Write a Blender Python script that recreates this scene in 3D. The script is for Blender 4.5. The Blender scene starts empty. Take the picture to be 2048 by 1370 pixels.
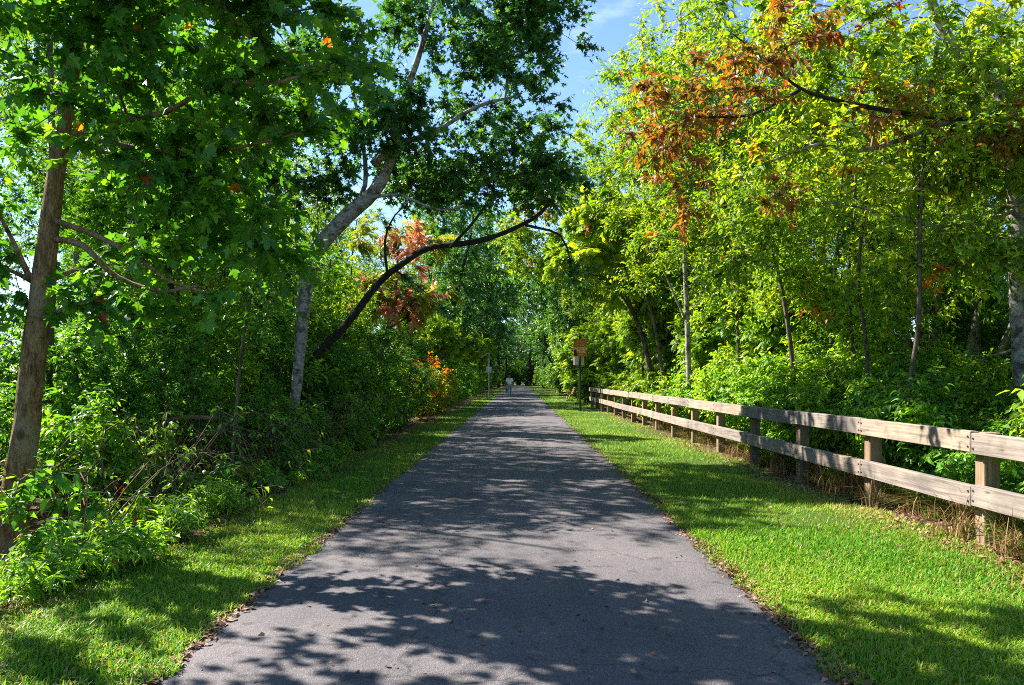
import bpy, bmesh, math, random
import numpy as np
from mathutils import Vector, Matrix

# ------------------------------------------------------------------ camera, sky, sun, exposure
scene = bpy.context.scene
COL = scene.collection
EYE = 1.5            # eye height in metres
F = 1479.0           # focal length in photo pixels (2048 wide)
HX, HY = 1037.0, 756.0   # vanishing point of the path in the photo

cam_data = bpy.data.cameras.new('camera')
cam_data.sensor_width = 36.0
cam_data.lens = 36.0 * F / 2048.0
cam_data.shift_x = -(HX - 1024.0) / 2048.0
cam_data.shift_y = (HY - 685.0) / 2048.0
cam_data.clip_start = 0.05
cam_data.clip_end = 3000.0
cam = bpy.data.objects.new('camera', cam_data)
COL.objects.link(cam)
cam.location = (0, 0, EYE)
cam.rotation_euler = (math.radians(90), 0, 0)
scene.camera = cam

SUN_EL = math.radians(43)
SUN_AZ = math.radians(-62)          # clockwise from +Y: ahead and to the left
to_sun = Vector((math.sin(SUN_AZ) * math.cos(SUN_EL), math.cos(SUN_AZ) * math.cos(SUN_EL), math.sin(SUN_EL)))

world = bpy.data.worlds.new('World')
scene.world = world
world.use_nodes = True
wn, wl = world.node_tree.nodes, world.node_tree.links
wn.clear()
w_out = wn.new('ShaderNodeOutputWorld')
w_bg = wn.new('ShaderNodeBackground')
w_sky = wn.new('ShaderNodeTexSky')
w_sky.sky_type = 'NISHITA'
w_sky.sun_disc = False
w_sky.sun_elevation = SUN_EL
w_sky.sun_rotation = SUN_AZ
w_sky.air_density = 0.85
w_sky.dust_density = 0.15
w_sky.ozone_density = 5.0
w_bg.inputs['Strength'].default_value = 0.09
# thin white clouds spread over the whole sky
w_tc = wn.new('ShaderNodeTexCoord')
w_map = wn.new('ShaderNodeMapping'); w_map.inputs['Scale'].default_value = (1.6, 1.6, 4.2)
w_noise = wn.new('ShaderNodeTexNoise')
w_noise.inputs['Scale'].default_value = 2.2; w_noise.inputs['Detail'].default_value = 7; w_noise.inputs['Roughness'].default_value = 0.6
w_ramp = wn.new('ShaderNodeValToRGB')
w_ramp.color_ramp.elements[0].position = 0.60; w_ramp.color_ramp.elements[1].position = 0.90
w_mix = wn.new('ShaderNodeMix'); w_mix.data_type = 'RGBA'
w_mix.inputs['B'].default_value = (5.2, 5.5, 5.9, 1)
wl.new(w_tc.outputs['Generated'], w_map.inputs['Vector'])
wl.new(w_map.outputs['Vector'], w_noise.inputs['Vector'])
wl.new(w_noise.outputs['Fac'], w_ramp.inputs['Fac'])
wl.new(w_ramp.outputs['Color'], w_mix.inputs['Factor'])
wl.new(w_sky.outputs['Color'], w_mix.inputs['A'])
wl.new(w_mix.outputs['Result'], w_bg.inputs['Color'])
wl.new(w_bg.outputs['Background'], w_out.inputs['Surface'])

sun_data = bpy.data.lights.new('sun', 'SUN')
sun_data.energy = 5.0
sun_data.angle = math.radians(0.53)
sun_data.color = (1.0, 0.94, 0.85)
sun = bpy.data.objects.new('sun', sun_data)
COL.objects.link(sun)
sun.rotation_euler = to_sun.to_track_quat('Z', 'Y').to_euler()

scene.view_settings.view_transform = 'Standard'
scene.view_settings.look = 'None'
scene.view_settings.gamma = 1.0
scene.view_settings.exposure = 1.85
scene.render.engine = 'CYCLES'
cy = scene.cycles
cy.max_bounces = 7; cy.diffuse_bounces = 4; cy.glossy_bounces = 2; cy.transmission_bounces = 5; cy.transparent_max_bounces = 4
cy.use_denoising = False
cy.sample_clamp_indirect = 6.0
cy.caustics_reflective = False; cy.caustics_refractive = False
scene.render.film_transparent = False
cy.pixel_filter_type = 'BLACKMAN_HARRIS'
cy.filter_width = 1.0

SUNV = np.array(to_sun)
rng = np.random.default_rng(7)
random.seed(7)

def at(u, v, d):
    """World point seen at photo pixel (u, v) at distance d along the path."""
    return np.array([(u - HX) * d / F, d, EYE + (HY - v) * d / F])

# ------------------------------------------------------------------ materials
def new_mat(name):
    m = bpy.data.materials.new(name); m.use_nodes = True
    n, l = m.node_tree.nodes, m.node_tree.links
    n.clear()
    out = n.new('ShaderNodeOutputMaterial')
    return m, n, l, out

def ramp(n, stops):
    r = n.new('ShaderNodeValToRGB')
    cr = r.color_ramp
    while len(cr.elements) < len(stops): cr.elements.new(0.5)
    for e, (p, c) in zip(cr.elements, stops):
        e.position = p; e.color = (*c, 1)
    return r

def leaf_mat(name, stops, autumn=None, trans=0.42, rough=0.42, spec=0.35, tgain=(2.0, 1.75, 0.55), gain=2.15):
    stops = [(p, tuple(min(0.7, c * gain) for c in q)) for p, q in stops]
    autumn = autumn and [(p, tuple(min(0.75, c * min(gain, 1.3)) for c in q)) for p, q in autumn]
    m, n, l, out = new_mat(name)
    at_ = n.new('ShaderNodeAttribute'); at_.attribute_name = 'tone'
    rp = ramp(n, stops)
    oi = n.new('ShaderNodeObjectInfo')
    ad = n.new('ShaderNodeMath'); ad.operation = 'MULTIPLY_ADD'
    ad.inputs[1].default_value = 0.22; ad.inputs[2].default_value = -0.11
    l.new(oi.outputs['Random'], ad.inputs[0])
    sm = n.new('ShaderNodeMath'); sm.operation = 'ADD'
    l.new(at_.outputs['Fac'], sm.inputs[0]); l.new(ad.outputs[0], sm.inputs[1])
    l.new(sm.outputs[0], rp.inputs['Fac'])
    col = rp.outputs['Color']
    if autumn:
        aa = n.new('ShaderNodeAttribute'); aa.attribute_name = 'autumn'
        ra = ramp(n, autumn)
        l.new(at_.outputs['Fac'], ra.inputs['Fac'])
        mx = n.new('ShaderNodeMix'); mx.data_type = 'RGBA'
        l.new(aa.outputs['Fac'], mx.inputs['Factor'])
        l.new(col, mx.inputs['A']); l.new(ra.outputs['Color'], mx.inputs['B'])
        col = mx.outputs['Result']
    pb = n.new('ShaderNodeBsdfPrincipled')
    pb.inputs['Roughness'].default_value = rough
    pb.inputs['Specular IOR Level'].default_value = spec
    l.new(col, pb.inputs['Base Color'])
    tg = n.new('ShaderNodeMix'); tg.data_type = 'RGBA'; tg.blend_type = 'MULTIPLY'
    tg.inputs['Factor'].default_value = 1.0
    tg.inputs['B'].default_value = (*tgain, 1)
    l.new(col, tg.inputs['A'])
    tr = n.new('ShaderNodeBsdfTranslucent')
    l.new(tg.outputs['Result'], tr.inputs['Color'])
    mix = n.new('ShaderNodeMixShader'); mix.inputs['Fac'].default_value = trans
    l.new(pb.outputs[0], mix.inputs[1]); l.new(tr.outputs[0], mix.inputs[2])
    l.new(mix.outputs[0], out.inputs['Surface'])
    return m

def bark_mat(name, stops, scale=(18, 18, 3.5), bump=0.5, blotch=None, dist=0.012):
    m, n, l, out = new_mat(name)
    tc = n.new('ShaderNodeTexCoord')
    mp = n.new('ShaderNodeMapping'); mp.inputs['Scale'].default_value = scale
    l.new(tc.outputs['Object'], mp.inputs['Vector'])
    nz = n.new('ShaderNodeTexNoise'); nz.inputs['Scale'].default_value = 1.0; nz.inputs['Detail'].default_value = 8; nz.inputs['Roughness'].default_value = 0.65
    l.new(mp.outputs[0], nz.inputs['Vector'])
    rp = ramp(n, stops); l.new(nz.outputs['Fac'], rp.inputs['Fac'])
    col = rp.outputs['Color']
    if blotch:
        n2 = n.new('ShaderNodeTexNoise'); n2.inputs['Scale'].default_value = blotch[0]; n2.inputs['Detail'].default_value = 4
        l.new(tc.outputs['Object'], n2.inputs['Vector'])
        r2 = ramp(n, [(0.50, (0, 0, 0)), (0.62, (1, 1, 1))]); l.new(n2.outputs['Fac'], r2.inputs['Fac'])
        mx = n.new('ShaderNodeMix'); mx.data_type = 'RGBA'
        l.new(r2.outputs['Color'], mx.inputs['Factor']); l.new(col, mx.inputs['A']); mx.inputs['B'].default_value = (*blotch[1], 1)
        col = mx.outputs['Result']
    mf = n.new('ShaderNodeMapping'); mf.inputs['Scale'].default_value = tuple(q * 4.0 for q in scale)
    l.new(tc.outputs['Object'], mf.inputs['Vector'])
    nf = n.new('ShaderNodeTexNoise'); nf.inputs['Scale'].default_value = 1.0; nf.inputs['Detail'].default_value = 5; nf.inputs['Roughness'].default_value = 0.7
    l.new(mf.outputs[0], nf.inputs['Vector'])
    fr = ramp(n, [(0.32, (0.45, 0.43, 0.42)), (0.5, (1.0, 1.0, 1.0)), (0.7, (1.25, 1.22, 1.18))]); l.new(nf.outputs['Fac'], fr.inputs['Fac'])
    mk = n.new('ShaderNodeMix'); mk.data_type = 'RGBA'; mk.blend_type = 'MULTIPLY'; mk.inputs['Factor'].default_value = 0.9
    l.new(col, mk.inputs['A']); l.new(fr.outputs['Color'], mk.inputs['B']); col = mk.outputs['Result']
    # dark scars and knots
    vs = n.new('ShaderNodeTexVoronoi'); vs.inputs['Scale'].default_value = 1.0
    mv = n.new('ShaderNodeMapping'); mv.inputs['Scale'].default_value = (5, 5, 3.2); l.new(tc.outputs['Object'], mv.inputs['Vector']); l.new(mv.outputs[0], vs.inputs['Vector'])
    vr = ramp(n, [(0.10, (0.30, 0.27, 0.25)), (0.22, (1, 1, 1))]); l.new(vs.outputs['Distance'], vr.inputs['Fac'])
    mk2 = n.new('ShaderNodeMix'); mk2.data_type = 'RGBA'; mk2.blend_type = 'MULTIPLY'; mk2.inputs['Factor'].default_value = 0.85
    l.new(col, mk2.inputs['A']); l.new(vr.outputs['Color'], mk2.inputs['B']); col = mk2.outputs['Result']
    hsum = n.new('ShaderNodeMath'); hsum.operation = 'MULTIPLY_ADD'; hsum.inputs[1].default_value = 0.45
    l.new(nf.outputs['Fac'], hsum.inputs[0]); l.new(nz.outputs['Fac'], hsum.inputs[2])
    pb = n.new('ShaderNodeBsdfPrincipled'); pb.inputs['Roughness'].default_value = 0.85; pb.inputs['Specular IOR Level'].default_value = 0.2
    l.new(col, pb.inputs['Base Color'])
    bp = n.new('ShaderNodeBump'); bp.inputs['Strength'].default_value = bump; bp.inputs['Distance'].default_value = dist
    l.new(hsum.outputs[0], bp.inputs['Height']); l.new(bp.outputs[0], pb.inputs['Normal'])
    l.new(pb.outputs[0], out.inputs['Surface'])
    return m

def plain_mat(name, col, rough=0.6, metal=0.0, noise=0.0, nscale=30.0, spec=0.4):
    m, n, l, out = new_mat(name)
    pb = n.new('ShaderNodeBsdfPrincipled'); pb.inputs['Roughness'].default_value = rough; pb.inputs['Metallic'].default_value = metal
    pb.inputs['Specular IOR Level'].default_value = spec
    tc = n.new('ShaderNodeTexCoord')
    nz = n.new('ShaderNodeTexNoise'); nz.inputs['Scale'].default_value = nscale; nz.inputs['Detail'].default_value = 5
    l.new(tc.outputs['Object'], nz.inputs['Vector'])
    a = tuple(max(0, c * (1 - noise)) for c in col); b = tuple(min(1, c * (1 + noise)) for c in col)
    rp = ramp(n, [(0.3, a), (0.7, b)]); l.new(nz.outputs['Fac'], rp.inputs['Fac'])
    l.new(rp.outputs['Color'], pb.inputs['Base Color'])
    l.new(pb.outputs[0], out.inputs['Surface'])
    return m

AUT = [(0.0, (0.22, 0.03, 0.008)), (0.45, (0.42, 0.10, 0.012)), (1.0, (0.50, 0.26, 0.02))]
PINK = [(0.0, (0.38, 0.10, 0.09)), (0.5, (0.50, 0.20, 0.16)), (1.0, (0.45, 0.29, 0.08))]
M_maple = leaf_mat('maple_leaf', [(0.0, (0.016, 0.060, 0.008)), (0.5, (0.032, 0.105, 0.010)), (1.0, (0.080, 0.160, 0.012))], AUT, trans=0.45, gain=1.95)
M_dark = leaf_mat('dark_leaf', [(0.0, (0.012, 0.048, 0.016)), (0.5, (0.026, 0.080, 0.014)), (1.0, (0.07, 0.145, 0.012))], AUT, trans=0.38, rough=0.36, spec=0.55)
M_broad = leaf_mat('broad_leaf', [(0.0, (0.018, 0.062, 0.008)), (0.5, (0.045, 0.125, 0.010)), (1.0, (0.12, 0.20, 0.012))], AUT, trans=0.42)
M_sumac = leaf_mat('sumac_leaf', [(0.0, (0.040, 0.095, 0.006)), (0.5, (0.095, 0.180, 0.008)), (1.0, (0.22, 0.27, 0.014))], AUT, trans=0.42, rough=0.45, gain=1.7)
M_pink = leaf_mat('pink_sumac_leaf', [(0.0, (0.05, 0.10, 0.01)), (0.5, (0.12, 0.19, 0.012)), (1.0, (0.25, 0.26, 0.02))], PINK, trans=0.45, gain=1.3, tgain=(1.35, 1.2, 1.0))
M_shrub = leaf_mat('shrub_leaf', [(0.0, (0.020, 0.068, 0.010)), (0.5, (0.050, 0.140, 0.012)), (1.0, (0.13, 0.22, 0.014))], AUT, trans=0.40, rough=0.38, spec=0.45)
M_bright = leaf_mat('bright_leaf', [(0.0, (0.030, 0.085, 0.008)), (0.5, (0.075, 0.165, 0.010)), (1.0, (0.19, 0.26, 0.014))], AUT, trans=0.45, rough=0.4, spec=0.4, gain=2.0)
M_yellow = leaf_mat('yellow_shrub_leaf', [(0.0, (0.07, 0.12, 0.008)), (0.5, (0.17, 0.22, 0.012)), (1.0, (0.36, 0.30, 0.03))], AUT, trans=0.4, gain=1.5)
M_creeper = leaf_mat('creeper_leaf', [(0.0, (0.09, 0.14, 0.01)), (0.4, (0.20, 0.18, 0.012)), (1.0, (0.34, 0.15, 0.012))],
                     [(0.0, (0.16, 0.042, 0.014)), (0.5, (0.30, 0.105, 0.02)), (1.0, (0.38, 0.19, 0.03))], trans=0.42, gain=1.1, tgain=(1.5, 1.2, 0.8))
M_grass = leaf_mat('grass_blade', [(0.0, (0.030, 0.110, 0.006)), (0.5, (0.076, 0.182, 0.009)), (1.0, (0.20, 0.255, 0.03))],
                   [(0.0, (0.20, 0.15, 0.06)), (1.0, (0.36, 0.28, 0.12))], trans=0.35, rough=0.5, spec=0.3, gain=1.6)
M_dry = leaf_mat('dry_grass_blade', [(0.0, (0.13, 0.065, 0.025)), (0.5, (0.26, 0.15, 0.06)), (1.0, (0.40, 0.28, 0.12))],
                 [(0.0, (0.04, 0.11, 0.01)), (1.0, (0.10, 0.19, 0.02))], trans=0.3, rough=0.6, spec=0.2, tgain=(1, 1, 1), gain=1.0)
M_litter = leaf_mat('fallen_leaf', [(0.0, (0.10, 0.045, 0.022)), (0.5, (0.24, 0.125, 0.065)), (1.0, (0.42, 0.29, 0.18))], trans=0.15, rough=0.6, spec=0.2, tgain=(1, 1, 1), gain=1.0)
M_twig = bark_mat('twig_bark', [(0.3, (0.045, 0.032, 0.022)), (0.7, (0.12, 0.09, 0.065))], bump=0.2)
M_bark_brown = bark_mat('maple_bark', [(0.30, (0.06, 0.034, 0.015)), (0.48, (0.21, 0.125, 0.057)), (0.72, (0.37, 0.24, 0.12))], scale=(22, 22, 6), bump=0.9, dist=0.02, blotch=(2.6, (0.27, 0.205, 0.125)))
M_bark_grey = bark_mat('grey_bark', [(0.3, (0.12, 0.10, 0.085)), (0.5, (0.30, 0.275, 0.25)), (0.75, (0.44, 0.42, 0.39))], scale=(9, 9, 14), bump=0.4, blotch=(7.0, (0.10, 0.085, 0.07)))
M_bark_dark = bark_mat('dark_bark', [(0.3, (0.018, 0.014, 0.011)), (0.6, (0.055, 0.044, 0.036)), (0.8, (0.12, 0.10, 0.085))], scale=(26, 26, 7), bump=0.9, dist=0.03)
M_bark_mid = bark_mat('woodland_bark', [(0.3, (0.055, 0.042, 0.032)), (0.55, (0.15, 0.12, 0.09)), (0.8, (0.28, 0.24, 0.19))], scale=(16, 16, 5), bump=0.6, blotch=(5.0, (0.06, 0.05, 0.04)))

# ------------------------------------------------------------------ mesh helpers
def unit(a):
    return a / np.maximum(np.linalg.norm(a, axis=-1, keepdims=True), 1e-9)

class Geo:
    def __init__(s): s.V = []; s.T = []; s.M = []; s.A = []; s.B = []; s.S = []; s.n = 0
    def add(s, V, T, mat=0, tone=0.5, autumn=0.0, smooth=False):
        V = np.asarray(V, dtype=np.float32).reshape(-1, 3); T = np.asarray(T, dtype=np.int32).reshape(-1, 3)
        if len(T) == 0: return
        s.V.append(V); s.T.append(T + s.n); s.n += len(V); k = len(T)
        s.M.append(np.full(k, mat, np.int32)); s.S.append(np.full(k, smooth, bool))
        s.A.append(np.broadcast_to(np.asarray(tone, np.float32), (k,)).copy())
        s.B.append(np.broadcast_to(np.asarray(autumn, np.float32), (k,)).copy())
    def mesh(s, name, mats):
        me = bpy.data.meshes.new(name)
        V = np.concatenate(s.V); T = np.concatenate(s.T); k = len(T)
        me.vertices.add(len(V)); me.vertices.foreach_set('co', V.ravel())
        me.loops.add(3 * k); me.loops.foreach_set('vertex_index', T.ravel())
        me.polygons.add(k)
        me.polygons.foreach_set('loop_start', np.arange(k, dtype=np.int32) * 3)
        me.polygons.foreach_set('material_index', np.concatenate(s.M))
        me.polygons.foreach_set('use_smooth', np.concatenate(s.S))
        a = me.attributes.new('tone', 'FLOAT', 'FACE'); a.data.foreach_set('value', np.concatenate(s.A))
        b = me.attributes.new('autumn', 'FLOAT', 'FACE'); b.data.foreach_set('value', np.concatenate(s.B))
        for m in mats: me.materials.append(m)
        me.update(calc_edges=True)
        return me

def scatter(tv, tt, P, A, N, S):
    n = len(P); k = len(tv)
    A = unit(A); Y = unit(np.cross(N, A)); Z = np.cross(A, Y)
    S = np.asarray(S, float)
    if S.ndim == 1: S = np.stack([S, S, S], 1)
    R = np.stack([A, Y, Z], 1) * S[:, :, None]
    V = np.einsum('kj,njc->nkc', tv, R) + P[:, None, :]
    T = tt[None] + (np.arange(n) * k)[:, None, None]
    return V.reshape(-1, 3), T.reshape(-1, 3)

def tube(pts, rad, sides=6, cap=False, wob=0.0, r=None):
    pts = np.asarray(pts, float); rad = np.asarray(rad, float); n = len(pts)
    t = np.gradient(pts, axis=0); t = unit(t)
    ref = np.array([0.31, 0.9, 0.21]) if abs(t[:, 2]).mean() > 0.5 else np.array([0.1, 0.2, 1.0])
    u = unit(np.cross(t, ref)); v = np.cross(t, u)
    a = np.arange(sides) * 2 * np.pi / sides
    rr = rad[:, None] * np.ones((n, sides))
    if wob: rr = rr * (1 + wob * (r or rng).standard_normal((n, sides)))
    V = pts[:, None] + rr[..., None] * (np.cos(a)[None, :, None] * u[:, None] + np.sin(a)[None, :, None] * v[:, None])
    i = np.arange(n - 1)[:, None]; j = np.arange(sides)[None]; j2 = (j + 1) % sides
    q = np.stack([i * sides + j, i * sides + j2, (i + 1) * sides + j2, (i + 1) * sides + j], -1).reshape(-1, 4)
    T = np.concatenate([q[:, [0, 1, 2]], q[:, [0, 2, 3]]])
    V = V.reshape(-1, 3)
    if cap:
        c = len(V); V = np.concatenate([V, pts[:1], pts[-1:]])
        jj = np.arange(sides); kk = (jj + 1) % sides; o = (n - 1) * sides
        T = np.concatenate([T, np.stack([kk, jj, np.full(sides, c)], 1), np.stack([o + jj, o + kk, np.full(sides, c + 1)], 1)])
    return V, T

def smooth_line(pts, step=0.25, vals=None):
    """Catmull-Rom through pts, sampled about every step metres; vals (radii) follow."""
    p = np.asarray(pts, float)
    P = np.vstack([2 * p[0] - p[1], p, 2 * p[-1] - p[-2]])
    out, ov = [], []
    for i in range(len(p) - 1):
        a, b, c, d = P[i:i + 4]
        m = max(2, int(np.ceil(np.linalg.norm(c - b) / step)))
        for t in np.arange(m) / m:
            out.append(0.5 * (2 * b + (c - a) * t + (2 * a - 5 * b + 4 * c - d) * t * t + (3 * b - a - 3 * c + d) * t ** 3))
            if vals is not None: ov.append(vals[i] * (1 - t) + vals[i + 1] * t)
    out.append(p[-1])
    if vals is not None: ov.append(vals[-1]); return np.array(out), np.array(ov)
    return np.array(out)

# ------------------------------------------------------------------ leaf shapes (unit length along +x, normal +z)
def fan(outline, centre, fold=0.16, droop=0.18):
    o = np.array(outline, float); v = np.vstack([[centre], o])
    z = fold * np.abs(v[:, 1]) - droop * v[:, 0] ** 2
    v = np.column_stack([v, z]); n = len(o)
    return v, np.array([[0, 1 + i, 1 + (i + 1) % n] for i in range(n)])

def sym(half, tip=(1, 0)):
    return [(0, 0)] + [(x, -y) for x, y in half] + [tip] + [(x, y) for x, y in half[::-1]]

MAPLE = fan(sym([(-0.06, 0.2), (0.04, 0.47), (0.26, 0.31), (0.42, 0.44), (0.63, 0.56), (0.57, 0.22), (0.81, 0.19)]), (0.27, 0))
MAPLE_S = fan(sym([(0.02, 0.43), (0.27, 0.2), (0.6, 0.5), (0.57, 0.13)]), (0.25, 0))
OAK = fan(sym([(0.2, 0.2), (0.32, 0.1), (0.55, 0.3), (0.62, 0.1)]), (0.35, 0))
OVATE = fan(sym([(0.22, 0.22), (0.55, 0.22), (0.8, 0.1)]), (0.45, 0), fold=0.25, droop=0.25)
OVATE_S = fan(sym([(0.4, 0.24)]), (0.45, 0), fold=0.3, droop=0.2)
LANCE = fan(sym([(0.25, 0.12), (0.6, 0.11)]), (0.45, 0), fold=0.3, droop=0.4)

def pinnate(pairs=6, ll=0.30, lw=0.085, droop=0.42, sweep=0.45, rachis=True):
    V, T = [], []
    def pt(s): return np.array([s * (1 - 0.12 * s), 0, 0.10 * s - droop * s * s])
    def leaflet(b, a, n, L, W):
        i = len(V); a = a / np.linalg.norm(a); y = np.cross(n, a)
        V.extend([b, b + a * L * 0.42 - y * W - n * 0.02, b + a * L - np.array([0, 0, 0.06 * L / 0.3]), b + a * L * 0.42 + y * W - n * 0.02])
        T.extend([[i, i + 1, i + 2], [i, i + 2, i + 3]])
    for k in range(pairs):
        s = 0.16 + 0.76 * k / (pairs - 1)
        L = ll * (0.72 + 0.5 * math.sin(math.pi * (0.2 + 0.7 * s)))
        for sd in (-1, 1):
            leaflet(pt(s), np.array([sweep, sd, -0.22]), np.array([0, -0.18 * sd, 1.0]), L, lw)
    leaflet(pt(0.96), pt(1.0) - pt(0.9), np.array([0.3, 0, 1.0]), ll * 0.85, lw)
    if rachis:
        i = len(V)
        for s in (0, 0.33, 0.66, 1.0):
            p = pt(s); w = 0.008
            V.extend([p + [0, -w, 0.0], p + [0, w, 0.0]])
        for k in range(3):
            a = i + 2 * k; T.extend([[a, a + 1, a + 3], [a, a + 3, a + 2]])
    return np.array(V, float), np.array(T)

PINNATE = pinnate(5, 0.38, 0.105, droop=0.30)
PINNATE_L = pinnate(7, 0.27, 0.06)
FROND = pinnate(9, 0.24, 0.036, droop=0.55, sweep=0.25)
TWIG = tube([[0, 0, 0], [0.5, 0, 0.03], [1, 0, 0]], [1, 0.7, 0.25], 3)

SINGLE = []
def foliage(g, tips, dirs, cfg, r, mat=0, twigmat=1):
    """Leafy twigs at the branch tips: cfg leaf, size, twigs, per, length, droop, up, tilt, autumn."""
    tips = np.asarray(tips, float); dirs = unit(np.asarray(dirs, float))
    k = cfg.get('twigs', 5); per = cfg.get('per', 8)
    n = len(tips)
    ctone = r.normal(cfg.get('tone', 0.45), 0.16, n)
    fa = cfg.get('autumn', 0.0)
    pa = np.array([fa(p) for p in tips]) if callable(fa) else np.full(n, fa)
    caut = (r.random(n) < pa)
    P = np.repeat(tips, k, 0); D = np.repeat(dirs, k, 0)
    tone = np.repeat(ctone, k); aut = np.repeat(caut, k)
    K = len(P)
    D = unit(D * 0.65 + r.standard_normal((K, 3)) * cfg.get('spread', 0.6) + np.array([0, 0, cfg.get('up', 0.05)]))
    L = r.uniform(0.55, 1.1, K) * cfg.get('length', 0.5)
    P = P - D * (L * 0.15)[:, None]
    up = np.array([0, 0, 1.0])
    V, T = scatter(*TWIG, P, D, np.broadcast_to(up, D.shape) + 0.01, np.stack([L, np.full(K, 0.004), np.full(K, 0.004)], 1))
    g.add(V, T, twigmat)
    t = (np.arange(per) + 0.4) / per
    t = np.clip(t[None] + r.uniform(-0.06, 0.06, (K, per)), 0.05, 1.02)
    sd = np.where((np.arange(per) % 2) == 0, 1.0, -1.0)[None] * np.ones((K, 1))
    side = unit(np.cross(D, up + 0.2 * r.standard_normal((K, 3))))
    LP = P[:, None] + D[:, None] * (t * L[:, None])[..., None]
    LP[..., 2] -= (t ** 2) * L[:, None] * 0.12
    fwd = cfg.get('fwd', 0.55)
    AX = D[:, None] * fwd + side[:, None] * sd[..., None] * 0.85 + r.standard_normal((K, per, 3)) * 0.28
    AX[..., 2] -= cfg.get('droop', 0.3)
    NN = up * 0.75 + SUNV * cfg.get('sunny', 0.5) + r.standard_normal((K, per, 3)) * cfg.get('tilt', 0.45)
    S = cfg['size'] * r.uniform(0.6, 1.2, (K, per))
    lt = np.clip(tone[:, None] + r.normal(0, 0.22, (K, per)), 0, 1)
    la = np.where(aut[:, None], r.random((K, per)) < cfg.get('autumn_in', 0.85), r.random((K, per)) < cfg.get('stray', 0.0015))
    keep = (r.random((K, per)) < cfg.get('keep', 0.92)).ravel()
    LP, AX, NN, S, lt, la = LP.reshape(-1, 3)[keep], AX.reshape(-1, 3)[keep], NN.reshape(-1, 3)[keep], S.ravel()[keep], lt.ravel()[keep], la.ravel()[keep]
    tv, tt = cfg['leaf']
    if cfg.get('single'):
        # the leaves that show largest become parts of their own
        u = HX + F * LP[:, 0] / LP[:, 1]; v = HY - F * (LP[:, 2] - EYE) / LP[:, 1]
        size = np.where((u > 5) & (u < 2043) & (v > 5) & (v < 1365), S / LP[:, 1], 0)
        pick = np.argsort(-size)[:cfg['single']]
        SINGLE.append((LP[pick], AX[pick], NN[pick], S[pick], lt[pick], la[pick]))
        rest = np.ones(len(LP), bool); rest[pick] = False
        LP, AX, NN, S, lt, la = LP[rest], AX[rest], NN[rest], S[rest], lt[rest], la[rest]
    S3 = np.stack([S, S * r.uniform(0.72, 1.12, len(S)), S * r.uniform(0.3, 2.6, len(S))], 1)
    V, T = scatter(tv, tt, LP, AX, NN, S3)
    g.add(V, T, mat, np.repeat(lt, len(tt)), np.repeat(la.astype(float), len(tt)))

def blob_points(blobs, r):
    out = []
    for b in blobs:
        c = np.array(b[:3]); e = np.array(b[3:6]); n = int(b[6])
        ph = r.uniform(0, 6.28, 6)
        got = 0
        while got < n:
            d = unit(r.standard_normal(3)); q = d * r.random() ** 0.42
            w = q * e
            # uneven outline and empty pockets
            f = math.sin(w[0] * 2.3 + ph[0]) + math.sin(w[1] * 2.1 + ph[1]) + math.sin(w[2] * 2.6 + ph[2]) + math.sin((w[0] + w[2]) * 1.5 + ph[3])
            if f < -1.15 and r.random() < 0.85: continue
            out.append(c + w); got += 1
    return np.array(out)

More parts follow.
